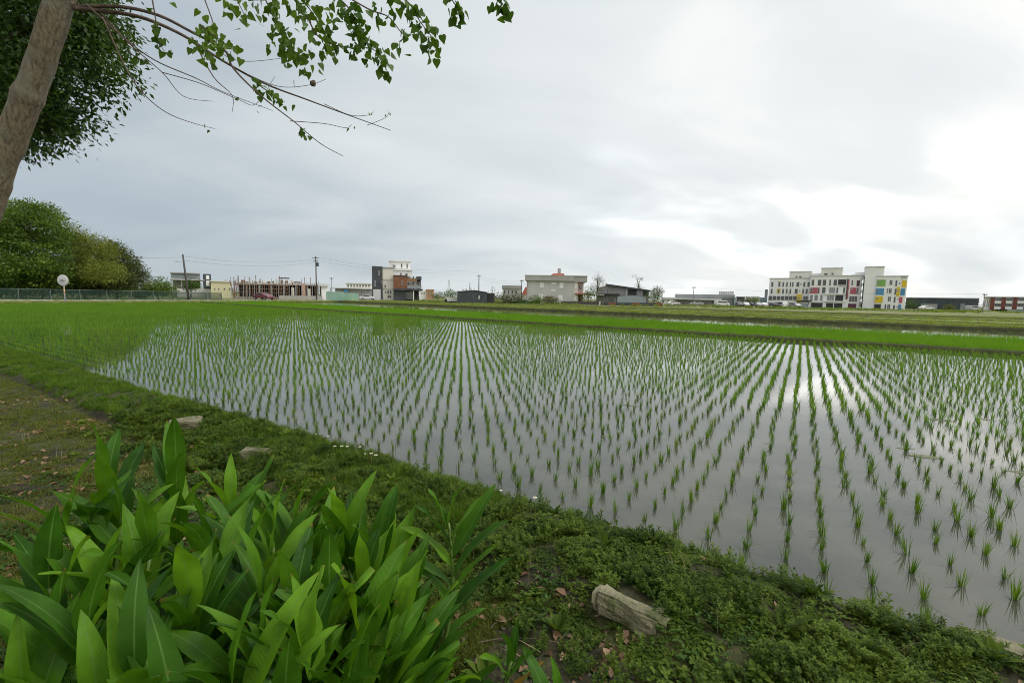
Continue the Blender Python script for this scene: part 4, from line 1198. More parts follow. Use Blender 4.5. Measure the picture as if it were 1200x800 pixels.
# the clump of trees behind the lane on the left
def far_tree(px, D, label, h_tr, r_tr, blobs, count, size, mat, seed, group='trees behind the lane fence', bark=None, **kw):
    x = (px - 600) / FPX * D
    return grow_tree('tree', (x, D, GZ - 0.03), label, 'tree', h_tr, r_tr, blobs, count, size, mat, bark or M_bark2, seed, group, **kw)
far_tree(25, 64, 'tall bright green tree with rounded crown behind the fence', 4.0, 0.25, [blob(30, 272, 64, 36, 26), blob(2, 285, 65, 40, 32), blob(55, 298, 63, 22, 24), blob(28, 250, 66, 30, 13), blob(20, 315, 63, 50, 20), blob(62, 262, 64, 10, 12), blob(14, 243, 66, 9, 6), blob(46, 244, 66, 8, 6), blob(70, 280, 64, 8, 8), blob(-8, 250, 66, 10, 8)], 32000, 0.36, M_midl, 31, shell=0.5, clumps=420, spray=0.9)
far_tree(-40, 66, 'dark tree crowding behind the bright green one at the fence', 5.0, 0.28, [blob(-40, 275, 68, 50, 40), blob(-5, 262, 70, 40, 24), blob(-20, 320, 66, 45, 20)], 14000, 0.40, M_dark, 32, shell=0.5, clumps=240)
far_tree(100, 70, 'yellowish feathery tree with plumed top behind the fence', 4.0, 0.18, [blob(88, 282, 70, 20, 16), blob(105, 296, 70, 26, 20), blob(92, 312, 69, 28, 18), blob(120, 316, 68, 20, 14), blob(82, 266, 71, 6, 8), blob(98, 272, 71, 6, 7), blob(112, 279, 71, 6, 6), blob(126, 283, 71, 8, 6), blob(75, 276, 71, 8, 6)], 30000, 0.30, M_yel, 33, droop=0.6, aspect=0.36, shell=0.5, clumps=420, spray=0.9)
far_tree(138, 74, 'dull brownish green tree sloping down toward the road', 3.2, 0.2, [blob(138, 303, 74, 18, 16), blob(128, 290, 74, 10, 9), blob(150, 316, 74, 16, 14), blob(140, 326, 73, 26, 12), blob(158, 308, 75, 6, 5), blob(112, 330, 72, 24, 10), blob(137, 288, 75, 5, 5), blob(148, 297, 75, 5, 4), blob(163, 320, 75, 5, 4)], 24000, 0.30, M_brown, 34, droop=0.5, aspect=0.42, shell=0.5, clumps=360, spray=0.9)
far_tree(50, 68, 'undergrowth tree with low leaf masses added as shade behind the convex mirror', 1.8, 0.15, [blob(50, 325, 67, 45, 14), blob(95, 332, 73, 30, 9), blob(10, 328, 67, 30, 14), blob(20, 341, 69, 45, 6), blob(100, 342, 76, 30, 5), blob(148, 342, 84, 22, 5)], 22000, 0.34, M_dark, 35, shell=0.3)  # lowest dark leaf blobs added to stand for shade under the trees
# leafy shrub with brown stems next to the pole
def shrub(px, py, D, rpx, rpy, label, mat, seed, count=2500, size=0.2, name='shrub', bark=None, group=None, extra=(), **kw):
    x = (px - 600) / FPX * D
    bls = [blob(px, py, D, rpx, rpy), blob(px - rpx * 0.5, py + rpy * 0.5, D, rpx * 0.6, rpy * 0.6), blob(px + rpx * 0.5, py + rpy * 0.4, D, rpx * 0.6, rpy * 0.6)] + [blob(*e) for e in extra]
    return grow_tree(name, (x, D, GZ - 0.03), label, 'shrub', max(P(px, py, D).z - GZ, 0.4), 0.09, bls, count, size, mat, bark or M_bark2, seed, group, limbs=4, **kw)
shrub(186, 333, 80, 13, 10, 'bushy shrub with brown stems growing beside the leaning pole', M_midl, 41, 3500, 0.3, droop=0.6)
shrub(225, 333, 100, 6, 6, 'dark little tree in front of the grey frame building', M_dark, 42, 1200, 0.3)

# ================================================================== BUILDINGS
M_white = surf('white_render', (0.86, 0.86, 0.85), (0.79, 0.79, 0.775), 0.25, 0.85)
M_cream = surf('cream_render', (0.72, 0.70, 0.63), (0.64, 0.62, 0.55), 0.3, 0.85)
M_paleyel = surf('pale_yellow_render', (0.66, 0.62, 0.40), (0.58, 0.55, 0.36), 0.3, 0.85)
M_grey = surf('grey_render', (0.36, 0.355, 0.35), (0.29, 0.29, 0.285), 0.3, 0.85)
M_lgrey = surf('light_grey_render', (0.56, 0.555, 0.545), (0.48, 0.475, 0.465), 0.3, 0.85)
M_char = surf('charcoal_cladding', (0.055, 0.06, 0.07), (0.075, 0.08, 0.09), 0.5, 0.7)
M_brickw = surf('brown_cladding', (0.24, 0.105, 0.06), (0.19, 0.085, 0.05), 0.8, 0.8)
M_brick = surf('red_brick', (0.23, 0.085, 0.06), (0.17, 0.065, 0.05), 1.0, 0.85)
M_wood = surf('brown_timber', (0.30, 0.17, 0.10), (0.22, 0.13, 0.08), 0.8, 0.8)
M_tin = surf('grey_sheet_metal', (0.30, 0.32, 0.33), (0.24, 0.26, 0.27), 0.3, 0.55)
M_tinw = surf('white_sheet_metal', (0.66, 0.67, 0.67), (0.58, 0.59, 0.59), 0.3, 0.5)
M_tinb = surf('blue_grey_sheet_metal', (0.33, 0.38, 0.41), (0.28, 0.33, 0.36), 0.3, 0.5)
M_dshed = surf('dark_shed_metal', (0.05, 0.065, 0.075), (0.07, 0.085, 0.095), 0.4, 0.55)
M_redroof = surf('red_roof', (0.55, 0.17, 0.12), (0.46, 0.14, 0.10), 0.8, 0.7)
M_orange = surf('orange_render', (0.52, 0.31, 0.20), (0.44, 0.26, 0.17), 0.5, 0.85)
M_greenfence = surf('green_hoarding', (0.27, 0.45, 0.36), (0.34, 0.50, 0.41), 0.4, 0.6)
M_rust = surf('rusty_steel', (0.20, 0.12, 0.08), (0.28, 0.18, 0.13), 1.5, 0.85)
M_steel = surf('galvanised_steel', (0.40, 0.41, 0.42), (0.33, 0.34, 0.35), 3, 0.5, metal=0.3)
M_pole = surf('weathered_pole', (0.07, 0.065, 0.06), (0.11, 0.10, 0.09), 2.0, 0.9)
M_cpole = surf('concrete_pole', (0.22, 0.215, 0.205), (0.28, 0.27, 0.26), 2.0, 0.9)
M_black = surf('black_rubber', (0.02, 0.02, 0.02), (0.03, 0.03, 0.03), 3, 0.8)
M_dim = surf('interior_shade_colour', (0.045, 0.045, 0.05), (0.06, 0.06, 0.065), 0.5, 0.9)  # dark colour stands in for the shade inside openings and recesses
def flat(name, c, rough=0.5): return surf(name, c, tuple(v * 0.9 for v in c), 0.5, rough)
M_py = flat('yellow_panel', (0.70, 0.50, 0.02)); M_pb = flat('blue_panel', (0.08, 0.27, 0.50)); M_pg = flat('green_panel', (0.22, 0.42, 0.12)); M_pr = flat('red_panel', (0.48, 0.11, 0.15))
def glass_mat(name, c):
    m, nt, b, out = nodes_of(name)
    b.inputs['Base Color'].default_value = rgba(c); b.inputs['Roughness'].default_value = 0.08; b.inputs['Specular IOR Level'].default_value = 0.6
    return m
M_glass = glass_mat('window_glass', (0.05, 0.06, 0.07)); M_glassl = glass_mat('pale_window_glass', (0.22, 0.24, 0.25)); M_blind = surf('white_blind', (0.86, 0.86, 0.85), (0.80, 0.80, 0.79), 2, 0.7)

class Site:
    """a facade turned to face down its own sight line: zoomed photograph coordinates -> metres in that frame.
    x runs along the facade, y (zero at the front, growing away) into the building, z is the true height"""
    def __init__(s, D, ox, oy, zs, cx, cy):
        s.D = 0.0; s.ox, s.oy, s.zs = ox, oy, zs
        s.cx = ox + cx / zs; s.cy = oy + cy / zs; s.zx0 = cx
        s.o = P(s.cx, s.cy, D)
        d = Vector((s.o.x, s.o.y, 0)).normalized()
        s.ey = d; s.ex = Vector((d.y, -d.x, 0)); s.rz = math.atan2(-d.x, d.y)
    def hit(s, px, py):
        r = ray(px, py); t = Vector((s.o.x, s.o.y, 0)).dot(s.ey) / r.dot(s.ey)
        return Vector((r.x * t, r.y * t, EYE + r.z * t))
    def X(s, zx):
        h = s.hit(s.ox + zx / s.zs, s.cy); return (h - s.o).dot(s.ex)
    def Z(s, zy, zx=None):
        if zy is None: return GZ - 0.05
        px = s.cx if zx is None else s.ox + zx / s.zs
        return max(s.hit(px, s.oy + zy / s.zs).z, GZ - 0.05)
    def box(s, mb, x0, x1, z0, z1, y0, y1):    # zoom x0..x1, zoom top z0, zoom bottom z1 (None = ground), depth y0..y1 behind the front plane
        xm = s.zx0 + (0.5 * (x0 + x1) - s.zx0) * 0.85
        return mb.box(s.X(x0), s.X(x1), y0, y1, s.Z(z1, xm), s.Z(z0, xm))
    def part(s, name, par, mat, *bx):
        mb = MB()
        for b in bx: s.box(mb, *b)
        return mb.build(name, mat, par)
    def win(s, par, x0, x1, z0, z1, y=0.0, fm=None, gm=None, bars=0, sill=True):
        """framed window set in the wall plane y; its pane is a sub-part"""
        xm = s.zx0 + (0.5 * (x0 + x1) - s.zx0) * 0.85
        X0, X1, Z0, Z1 = s.X(x0), s.X(x1), s.Z(z1, xm), s.Z(z0, xm); Y = y; w = min(0.09, (X1 - X0) * 0.12)
        mb = MB()
        mb.box(X0, X1, Y - 0.06, Y + 0.1, Z1 - w, Z1); mb.box(X0, X1, Y - (0.12 if sill else 0.06), Y + 0.1, Z0, Z0 + w)
        mb.box(X0, X0 + w, Y - 0.058, Y + 0.1, Z0 + w, Z1 - w); mb.box(X1 - w, X1, Y - 0.058, Y + 0.1, Z0 + w, Z1 - w)
        for k in range(bars):
            q = X0 + (X1 - X0) * (k + 1) / (bars + 1); mb.box(q - w * 0.4, q + w * 0.4, Y - 0.05, Y + 0.1, Z0 + w, Z1 - w)
        o = mb.build('window', fm or M_tinw, par)
        mb = MB(); mb.box(X0 + w, X1 - w, Y - 0.012, Y + 0.08, Z0 + w, Z1 - w); mb.build('pane', gm or M_glass, o)
        return o
    def bld(s, name, zx, label, cat='building', dy=0.0, group=None):
        t = thing(name, (s.o.x, s.o.y, GZ), label, cat, group, s.rz)
        SITED.add(t)
        return t

# ---- modern house: charcoal tower, white core, brown wing
S = Site(140, 380, 280, 5.4545, 460, 260)
h = S.bld('modern_house', 460, 'modern house with charcoal tower, white core and brown clad wing', 'house')
S.part('tower', h, M_char, (305, 372, 175, None, 0, 9))
S.part('wall', h, M_cream, (372.5, 442, 187, None, 0.3, 10))
S.part('parapet', h, M_char, (370, 444, 184, 187.5, 0.15, 10.1))
S.part('upper_block', h, M_white, (415, 552, 138, 187, 3, 9)); S.part('roof', h, M_white, (411, 556, 134, 139, 2.6, 9.4))
S.part('middle_block', h, M_white, (442.5, 560, 198, 238, 1.5, 10), (442.5, 566, 191, 199, 1.2, 10.2))
S.part('brown_wing', h, M_brickw, (443, 527, 237, 327, -1.6, 9)); S.part('wing_cap', h, M_char, (441, 529, 233, 237.5, -1.75, 9.1))
S.part('lower_wall', h, M_char, (443, 518, 330, None, -1.55, 9)); S.part('canopy', h, M_char, (441, 627, 318, 329.5, -2.4, 8.5))
S.part('balcony_back', h, M_white, (527.5, 592, 245, 318, 2.2, 9)); S.part('balcony_beam', h, M_wood, (527.5, 592, 253, 272, -1.5, -0.9))
S.part('side_screen', h, M_char, (566, 572, 240, 318, -1.4, 1.8), (590, 620, 240, 262, -1.5, 5), (592, 620, 262, 318, 2.3, 5))
S.part('balcony_rail', h, M_glassl, (529, 619, 296, 317, -2.2, -2.1)); S.part('column', h, M_white, (606, 614, 330, None, -2.2, -1.7)); S.part('column', h, M_white, (566, 572, 330, None, -2.2, -1.7))
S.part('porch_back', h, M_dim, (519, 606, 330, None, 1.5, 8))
S.win(h, 520, 543, 336, 385, 1.4, bars=0, gm=M_glassl); S.win(h, 544, 565, 336, 385, 1.4, gm=M_glassl)
S.win(h, 346, 355, 204, 234, 0); S.win(h, 318, 328, 268, 302, 0); S.win(h, 363, 371, 268, 285, 0)
S.part('garage_door', h, M_tinw, (312, 360, 322, None, -0.06, 0.3))
S.win(h, 384, 394, 293, 310, 0.3); S.win(h, 386, 398, 332, 346, 0.3); S.win(h, 402, 414, 328, 352, 0.3); S.win(h, 417, 429, 328, 352, 0.3); S.win(h, 402, 428, 358, 378, 0.3, bars=1)
S.part('string_course', h, M_char, (373, 442, 262, 264.5, 0.22, 0.4), (373, 442, 320, 323, 0.22, 0.4))
S.win(h, 491, 501, 152, 181, 3); S.win(h, 527, 536, 154, 183, 3); S.win(h, 437, 457, 160, 183, 3, bars=3)
S.win(h, 485, 496, 214, 234, 1.5); S.win(h, 518, 535, 218, 237, 1.5); S.win(h, 494, 502, 266, 298, -1.6); S.win(h, 534, 546, 274, 312, 2.2); S.win(h, 598, 612, 272, 312, 2.3)
S.part('water_tank', h, M_steel, (388, 398, 181, 187, 3, 4.2))

M_par = surf('parapet_grey', (0.43, 0.425, 0.41), (0.37, 0.365, 0.35), 0.4, 0.85)
# ---- grey flat-roofed two-storey house with a red stair roof
S = Site(128, 580, 290, 5.4545, 350, 260)
h = S.bld('grey_house', 350, 'grey two storey flat roofed house with red rooftop shelter', 'house')
S.part('wall', h, M_lgrey, (205, 503, 212, None, 0, 10)); S.part('side_wall', h, M_cream, (503.5, 531, 212, None, 0.05, 10))
S.part('parapet', h, M_par, (192, 503, 181, 213, -0.9, 10.5)); S.part('balcony_parapet', h, M_par, (503.5, 587, 183, 220, -0.6, 9)); S.part('coping', h, M_lgrey, (190, 589, 178.5, 181.5, -1.0, 10.6))
S.part('porch_wall', h, M_lgrey, (531.5, 572, 222, None, 3.5, 9)); S.part('porch_roof', h, M_redroof, (512, 602, 291, 299, -0.8, 6))
S.part('porch_post', h, M_rust, (570, 573, 299, None, -0.5, -0.2)); S.part('porch_post', h, M_rust, (598, 601, 299, None, -0.5, -0.2))
mb = MB(); mb.prism([(S.X(345), S.Z(180)), (S.X(448), S.Z(180)), (S.X(440), S.Z(161)), (S.X(372), S.Z(161))], S.D + 3, S.D + 8); mb.build('roof', M_redroof, h)
mb = MB(); mb.cyl(S.X(411), S.D + 5, S.Z(161), S.Z(126), 0.5, 0.5, 16); mb.build('water_tank', M_steel, h)
for (a, b_, c, d_) in ((286, 313, 221, 258), (411, 439, 221, 260), (280, 309, 297, 331), (405, 436, 301, 340)): S.win(h, a, b_, c, d_, 0, gm=M_blind)
for (a, b_, c, d_) in ((358, 390, 223, 237), (358, 390, 268, 280)): S.win(h, a, b_, c, d_, 0, gm=M_blind)
for (a, b_, c, d_) in ((510, 525, 228, 264), (508, 523, 296, 336)): S.win(h, a, b_, c, d_, 0.05, gm=M_blind)
S.win(h, 540, 562, 240, 268, 3.5, bars=1); S.part('door', h, M_wood, (545, 560, 305, None, 3.4, 3.6))
S.part('awning', h, M_rust, (320, 372, 312, 317, -1.1, 0.2)); S.part('drain_pipe', h, M_grey, (203, 207, 214, None, -0.25, -0.05))

# ---- grey workshop house to its right
S = Site(126, 580, 290, 5.4545, 820, 290)
h = S.bld('grey_workshop', 820, 'long grey workshop with sloping dark roof and sheet lean-to', 'building')
mb = MB(); mb.prism([(S.X(650), GZ), (S.X(985), GZ), (S.X(985), S.Z(278)), (S.X(712), S.Z(242)), (S.X(650), S.Z(262))], S.D + 1, S.D + 12); mb.build('wall', M_grey, h)
mb = MB(); mb.prism([(S.X(700), S.Z(236)), (S.X(712), S.Z(233)), (S.X(996), S.Z(270)), (S.X(996), S.Z(278)), (S.X(712), S.Z(243))], S.D - 0.3, S.D + 12.5); mb.build('roof', M_char, h)
mb = MB(); mb.prism([(S.X(785), GZ), (S.X(965), GZ), (S.X(965), S.Z(318)), (S.X(880), S.Z(306)), (S.X(785), S.Z(316))], S.D - 3, S.D + 0.8); mb.build('lean_to', M_tinb, h)
S.part('canopy', h, M_char, (660, 800, 295, 302, -1.6, 1.5)); S.part('lower_canopy', h, M_lgrey, (560, 700, 299, 306, -1.8, 1.2))
S.part('pillar', h, M_lgrey, (836, 845, 262, 318, 0.7, 1.3)); S.part('opening', h, M_dim, (850, 906, 268, 304, 0.9, 1.4)); S.part('opening', h, M_dim, (947, 982, 280, 308, 0.9, 1.4))
for (a, b_, c, d_) in ((712, 722, 270, 292), (768, 778, 264, 284), (740, 750, 266, 286), (700, 720, 318, 335), (762, 776, 322, 342)): S.win(h, a, b_, c, d_, 1.0)
S.part('door', h, M_tinw, (762, 778, 322, None, 0.9, 1.1))
# ---- small pale house behind, with red stair roof
S = Site(150, 580, 290, 5.4545, 110, 280)
h = S.bld('pale_house', 110, 'small pale house with dark windows behind the grey house', 'house')
S.part('wall', h, M_lgrey, (50, 166, 264, None, 0, 8)); S.part('roof', h, M_grey, (44, 170, 243, 264, -0.5, 8.5))
for a in (56, 80, 104, 128): S.win(h, a, a + 14, 272, 296, 0)
mb = MB(); mb.prism([(S.X(172), S.Z(300)), (S.X(206), S.Z(300)), (S.X(206), S.Z(250)), (S.X(196), S.Z(250))], S.D + 1, S.D + 5); mb.build('stair_roof', M_redroof, h)
mb = MB(); mb.box(S.X(172), S.X(206), S.D + 1.1, S.D + 4.9, GZ, S.Z(301)); mb.build('stair_wall', M_lgrey, h)

# ---- dark green-grey shed
S = Site(112, 380, 280, 5.4545, 960, 370)
h = S.bld('dark_shed', 960, 'dark metal shed with low pitched roof beside a white truck', 'shed')
mb = MB(); mb.prism([(S.X(850), GZ), (S.X(1040), GZ), (S.X(1040), S.Z(341)), (S.X(962), S.Z(330)), (S.X(850), S.Z(340))], S.D, S.D + 9); mb.build('wall', M_dshed, h)
mb = MB(); mb.prism([(S.X(846), S.Z(341)), (S.X(962), S.Z(331)), (S.X(1044), S.Z(342)), (S.X(1044), S.Z(338)), (S.X(962), S.Z(326)), (S.X(846), S.Z(337))], S.D - 0.2, S.D + 9.2); mb.build('roof', M_char, h)
S.part('side_annex', h, M_dim, (1041, 1090, 345, None, 0.8, 8)); S.part('vent', h, M_tinw, (986, 993, 362, 384, -0.05, 0.1)); S.part('open_flap', h, M_dim, (968, 984, 360, 370, -0.04, 0.1))
for a in (880, 905, 935, 1010): S.part('rib', h, M_char, (a, a + 2, 338, None, -0.07, 0.02))
# ---- low grey shed with row of white houses behind it
S = Site(136, 380, 280, 5.4545, 200, 340)
h = S.bld('low_grey_shed', 200, 'long low grey shed standing left of the modern house', 'shed')
S.part('wall', h, M_grey, (70, 306, 318, None, 0, 8)); S.part('roof', h, M_tinw, (34, 306, 311, 318, -1.2, 8.5)); S.part('post', h, M_rust, (40, 43, 318, None, -1, -0.8))
S.part('blue_tank', h, M_pb, (128, 150, 325, 340, -0.9, -0.2))
S.win(h, 200, 212, 332, 352, 0); S.win(h, 232, 244, 332, 352, 0)
S = Site(190, 380, 280, 5.4545, 220, 300)
h = S.bld('terraced_houses', 220, 'white terraced houses far behind the low grey shed', 'house')
S.part('wall', h, M_white, (138, 305, 288, None, 0, 9)); S.part('parapet', h, M_lgrey, (136, 307, 283, 288, -0.3, 9))
for k in range(8): S.win(h, 148 + k * 19, 158 + k * 19, 291, 306, 0)
# ---- far orange houses
S = Site(210, 380, 280, 5.4545, 655, 350)
h = S.bld('orange_house', 670, 'pair of pale orange houses far off past the modern house', 'house')
S.part('wall', h, M_white, (612, 650, 330, None, 0, 8)); S.part('gable_wall', h, M_orange, (650.5, 700, 326, None, -1, 8)); S.part('roof', h, M_orange, (648, 702, 322, 326.5, -1.4, 8.4))
for a in (620, 634, 660, 680): S.win(h, a, a + 8, 340, 352, -1.0 if a > 650 else 0)

# ---- frame building, cream building and construction site on the left
S = Site(120, 180, 280, 5.4545, 240, 280)
h = S.bld('grey_frame_building', 240, 'open grey steel framed building with flat roof behind the shrub', 'building')
S.part('roof', h, M_grey, (108, 300, 216, 222, -1, 8)); S.part('glass_wall', h, M_tinb, (112, 300, 223, 258, 0, 7.5)); S.part('floor_slab', h, M_lgrey, (105, 325, 258, 264, -1.2, 8)); S.part('lower_wall', h, M_grey, (120, 300, 265, None, 3, 7.5))
for a in (112, 178, 238, 296): S.part('column', h, M_lgrey, (a, a + 4, 265, None, -0.9, -0.5))
for a in (150, 200, 262): S.part('mullion', h, M_lgrey, (a, a + 2, 223, 258, -0.08, 0.05))
S.part('stair_tower', h, M_char, (320, 368, 224, None, -1, 6)); S.part('tower_panel', h, M_white, (336, 356, 234, 258, -1.08, -0.9)); S.part('tower_panel', h, M_white, (336, 356, 266, 300, -1.08, -0.9))
S.part('front_wall', h, M_lgrey, (150, 368, 318, None, -3, -2.6))
S = Site(118, 180, 280, 5.4545, 430, 300)
h = S.bld('cream_building', 430, 'plain cream walled building beside the construction scaffolding', 'building')
S.part('wall', h, M_paleyel, (366, 498, 274, None, 0, 8)); S.part('roof', h, M_cream, (362, 502, 268, 274, -0.3, 8.3))
for a in (386, 412, 448, 482): S.win(h, a, a + 9, 312, 326, 0)
S.part('water_tank', h, M_steel, (456, 470, 258, 268, 2, 3.2))
S = Site(112, 180, 280, 5.4545, 800, 320)
h = S.bld('construction_site', 800, 'half built concrete house wrapped in rusty scaffolding poles', 'building')
S.part('roof_slab', h, M_lgrey, (505, 1060, 281, 292, 0.5, 9)); S.part('floor_slab', h, M_conc, (505, 1115, 372, None, 0.5, 9)); S.part('inner_wall', h, M_dim, (530, 1050, 292, 372, 6, 6.4))
for k, a in enumerate((510, 590, 670, 750, 830, 905, 980, 1045)): S.part('column', h, M_conc, (a, a + 9, 292, None, 0.7, 1.3))
S.part('end_wall', h, M_white, (1073, 1114, 300, None, 0.2, 6)); S.part('end_roof', h, M_tinw, (1050, 1120, 285, 300, -0.3, 6.2)); S.part('upper_roof', h, M_char, (800, 872, 245, 250, 2, 6))
S.part('front_wall', h, M_conc, (800, 1075, 362, None, -1.4, -1.1)); S.part('hanging_sheet', h, flat('pink_sheet', (0.50, 0.33, 0.26), 0.8), (945, 970, 282, 372, -0.5, -0.45)); S.part('hanging_sheet', h, M_cream, (880, 898, 310, 370, -0.5, -0.45)); S.part('hanging_sheet', h, M_cream, (985, 1003, 318, 370, -0.5, -0.45))
sr = random.Random(9)
for k in range(46):                                                    # scaffold standards and starter bars
    zx = 500 + k * 12.3 + sr.uniform(-3, 3); top = 262 + sr.uniform(-26, 20); y = sr.choice((-0.9, -0.2, 2.5))
    mb = MB(); mb.tube([(S.X(zx), S.D + y, GZ), (S.X(zx + sr.uniform(-3, 3)), S.D + y, S.Z(top))], 0.07, 6); mb.build('scaffold_pole', M_rust if k % 3 else M_steel, h)
for k, zy in enumerate((300, 322, 345)):
    mb = MB(); mb.tube([(S.X(500), S.D - 0.95, S.Z(zy)), (S.X(860), S.D - 0.95, S.Z(zy - 2))], 0.05, 6); mb.build('scaffold_rail', M_rust, h)
for k in range(14):
    zx = 560 + k * 28; S.part('formwork_board', h, (M_wood, M_rust, M_cream)[k % 3], (zx, zx + sr.uniform(10, 24), 270 + sr.uniform(-8, 4), 281, 0.4 + 0.3 * (k % 3), 0.9 + 0.3 * (k % 3)))
mb = MB()
for k in range(9):
    a = sr.uniform(0, 6.28); mb.tube([(S.X(515), S.D - 0.5, GZ), (S.X(515) + math.cos(a) * 0.9, S.D - 0.5 + math.sin(a) * 0.4, S.Z(282 + sr.uniform(-10, 10)))], 0.05, 5)
mb.build('pole_bundle', M_rust, h)
# green hoarding along the lane
S = Site(108, 180, 280, 5.4545, 1150, 365)
h = S.bld('green_hoarding', 1160, 'pale green sheet metal hoarding along the lane by the poles', 'fence')
for k in range(9):
    x0 = 1103 + k * 23
    mb = MB(); X0, X1 = S.X(x0), S.X(x0 + 22.6); nzg = 8
    for q in range(nzg):
        xa = X0 + (X1 - X0) * q / nzg; xb = X0 + (X1 - X0) * (q + 1) / nzg; yy = S.D + (0.04 if q % 2 else 0)
        mb.box(xa, xb, yy, yy + 0.04, GZ - 0.02, S.Z(337 + 6 * (k > 4)))
    mb.build('panel', M_greenfence, h)
    mb = MB(); mb.box(X0 - 0.04, X0 + 0.05, S.D + 0.1, S.D + 0.2, GZ, S.Z(338)); mb.build('post', M_steel, h)
# ---- long low grey factory shed right of centre
S = Site(165, 760, 300, 3.75, 220, 195)
h = S.bld('long_shed', 220, 'long low grey shed with pale roof edge and rooftop chillers', 'building')
S.part('wall', h, M_tin, (120, 376, 183, None, 2, 14)); S.part('roof', h, M_tin, (115, 380, 168, 183, 1.5, 14)); S.part('front_canopy', h, M_tinw, (60, 320, 184, 192, -3, 2.2)); S.part('front_wall', h, M_grey, (110, 320, 193, None, -0.5, 1.8)); S.part('white_annex', h, M_white, (55, 110, 190, None, -2, 2))
for a in (125, 150, 175, 200, 225, 250, 275, 300): S.win(h, a, a + 13, 197, 208, -0.5)
for a in (62, 84): S.win(h, a, a + 8, 196, 206, -2)
S.part('tall_block', h, M_tinb, (376.5, 386, 180, None, 0, 10))
for k in range(7): S.part('roof_unit', h, M_lgrey, (310 + k * 9.6, 317 + k * 9.6, 154, 168, 3, 5))
S = Site(170, 760, 300, 3.75, 440, 195)
h = S.bld('dark_low_building', 402, 'low dark grey building between long shed and colourful block', 'building')
S.part('wall', h, M_char, (386.5, 420, 182, None, 0, 9)); S.part('roof', h, M_tin, (384, 422, 178, 182, -0.4, 9)); S.win(h, 392, 402, 190, 204, 0); S.win(h, 406, 416, 190, 204, 0)
S = Site(178, 760, 300, 3.75, 440, 195)
h = S.bld('cream_low_building', 460, 'low cream building with dark windows beside the colourful block', 'building')
S.part('wall', h, M_cream, (428, 488, 181, None, 0, 9)); S.part('parapet', h, M_white, (426, 490, 177, 181.5, -0.3, 9))
for k in range(5): S.win(h, 434 + k * 11, 440 + k * 11, 186, 194, 0)
S = Site(185, 760, 300, 3.75, 500, 190)
h = S.bld('grey_tower_block', 505, 'slim blue grey block rising behind the colourful building', 'building')
S.part('wall', h, M_tinb, (488.5, 522, 182, None, 0, 8)); S.part('stair_tower', h, M_tin, (509, 522, 146, 182, 1, 6))

# ---- the big white block with coloured panels
S = Site(162, 880, 300, 6.0, 600, 260)
h = S.bld('colourful_block', 600, 'large white four storey block with yellow, blue, green and red panels', 'building')
S.part('left_wing', h, M_white, (120, 410, 157, None, 2, 16)); S.part('left_parapet', h, M_lgrey, (118, 411, 152, 157.5, 1.8, 16.2))
S.part('centre_wing', h, M_white, (410.5, 775, 141, None, 0, 16)); S.part('centre_parapet', h, M_lgrey, (409, 777, 136, 141.5, -0.25, 16.2))
S.part('stair_tower', h, M_white, (790, 872, 80, None, -1.5, 8)); S.part('tower_return', h, M_white, (872.5, 920, 80, 143, -1.3, 8)); S.part('tower_cap', h, M_lgrey, (787, 923, 76, 80.5, -1.7, 8.2))
S.part('right_wing', h, M_white, (872.5, 1040, 146, None, -2, 14)); S.part('right_return', h, M_white, (1040.5, 1088, 146, None, -1.2, 14)); S.part('right_parapet', h, M_lgrey, (872.5, 1092, 141, 146.5, -2.2, 14.2))
S.part('roof_house', h, M_cream, (253, 410, 105, 152, 5, 12)); S.part('roof_house', h, M_white, (412, 482, 116, 138, 4, 12)); S.part('roof_house', h, M_cream, (480, 632, 82, 137, 3, 12)); S.part('roof_house', h, M_white, (697, 792, 126, 138, 4, 12)); S.part('roof_house', h, M_white, (725, 792, 108, 126, 5, 12))
S.part('roof_cap', h, M_lgrey, (251, 412, 101, 105.5, 4.8, 12.2)); S.part('roof_cap', h, M_lgrey, (478, 634, 78, 82.5, 2.8, 12.2))
S.win(h, 296, 314, 134, 148, 5); S.win(h, 322, 342, 134, 150, 5); S.win(h, 500, 528, 116, 132, 3); S.win(h, 552, 570, 114, 130, 3); S.win(h, 884, 904, 120, 142, -1.3, gm=M_blind)
for a, b_ in ((133, 150), (183, 200), (212, 226), (239, 252), (265, 275), (281, 293), (311, 334), (360, 376), (389, 408)): S.win(h, a, b_, 180, 215, 2)
for a, b_ in ((133, 148), (214, 229), (241, 254), (266, 280), (303, 327), (357, 371), (380, 398)): S.win(h, a, b_, 229, 265, 2)
S.part('yellow_panel', h, M_py, (178, 202, 228, 264, 1.9, 2.2)); S.win(h, 183, 197, 232, 258, 1.9)
S.part('yellow_panel', h, M_py, (181, 202, 176, 180, 1.9, 2.2)); S.win(h, 340, 348, 190, 202, 2); S.win(h, 336, 344, 240, 250, 2)
for a in range(120, 325, 29): S.win(h, a + 1, min(a + 28, 324), 280, 311, 1.97, gm=M_glass, fm=M_lgrey, sill=False)
S.part('yellow_box', h, M_py, (325, 356, 268, 326, 0.6, 2.3)); S.win(h, 333, 345, 288, 302, 0.6)
for a, b_ in ((368, 402), (408.5, 409.5)): 
    if b_ - a > 5: S.win(h, a, b_, 280, 311, 1.95, bars=1)
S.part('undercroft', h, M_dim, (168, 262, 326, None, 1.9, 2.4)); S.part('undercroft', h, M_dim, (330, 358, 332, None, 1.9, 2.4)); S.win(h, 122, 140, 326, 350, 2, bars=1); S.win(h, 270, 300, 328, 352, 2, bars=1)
for k in range(5): S.part('pillar', h, M_white, (186 + k * 17, 190 + k * 17, 326, None, 1.6, 1.88))
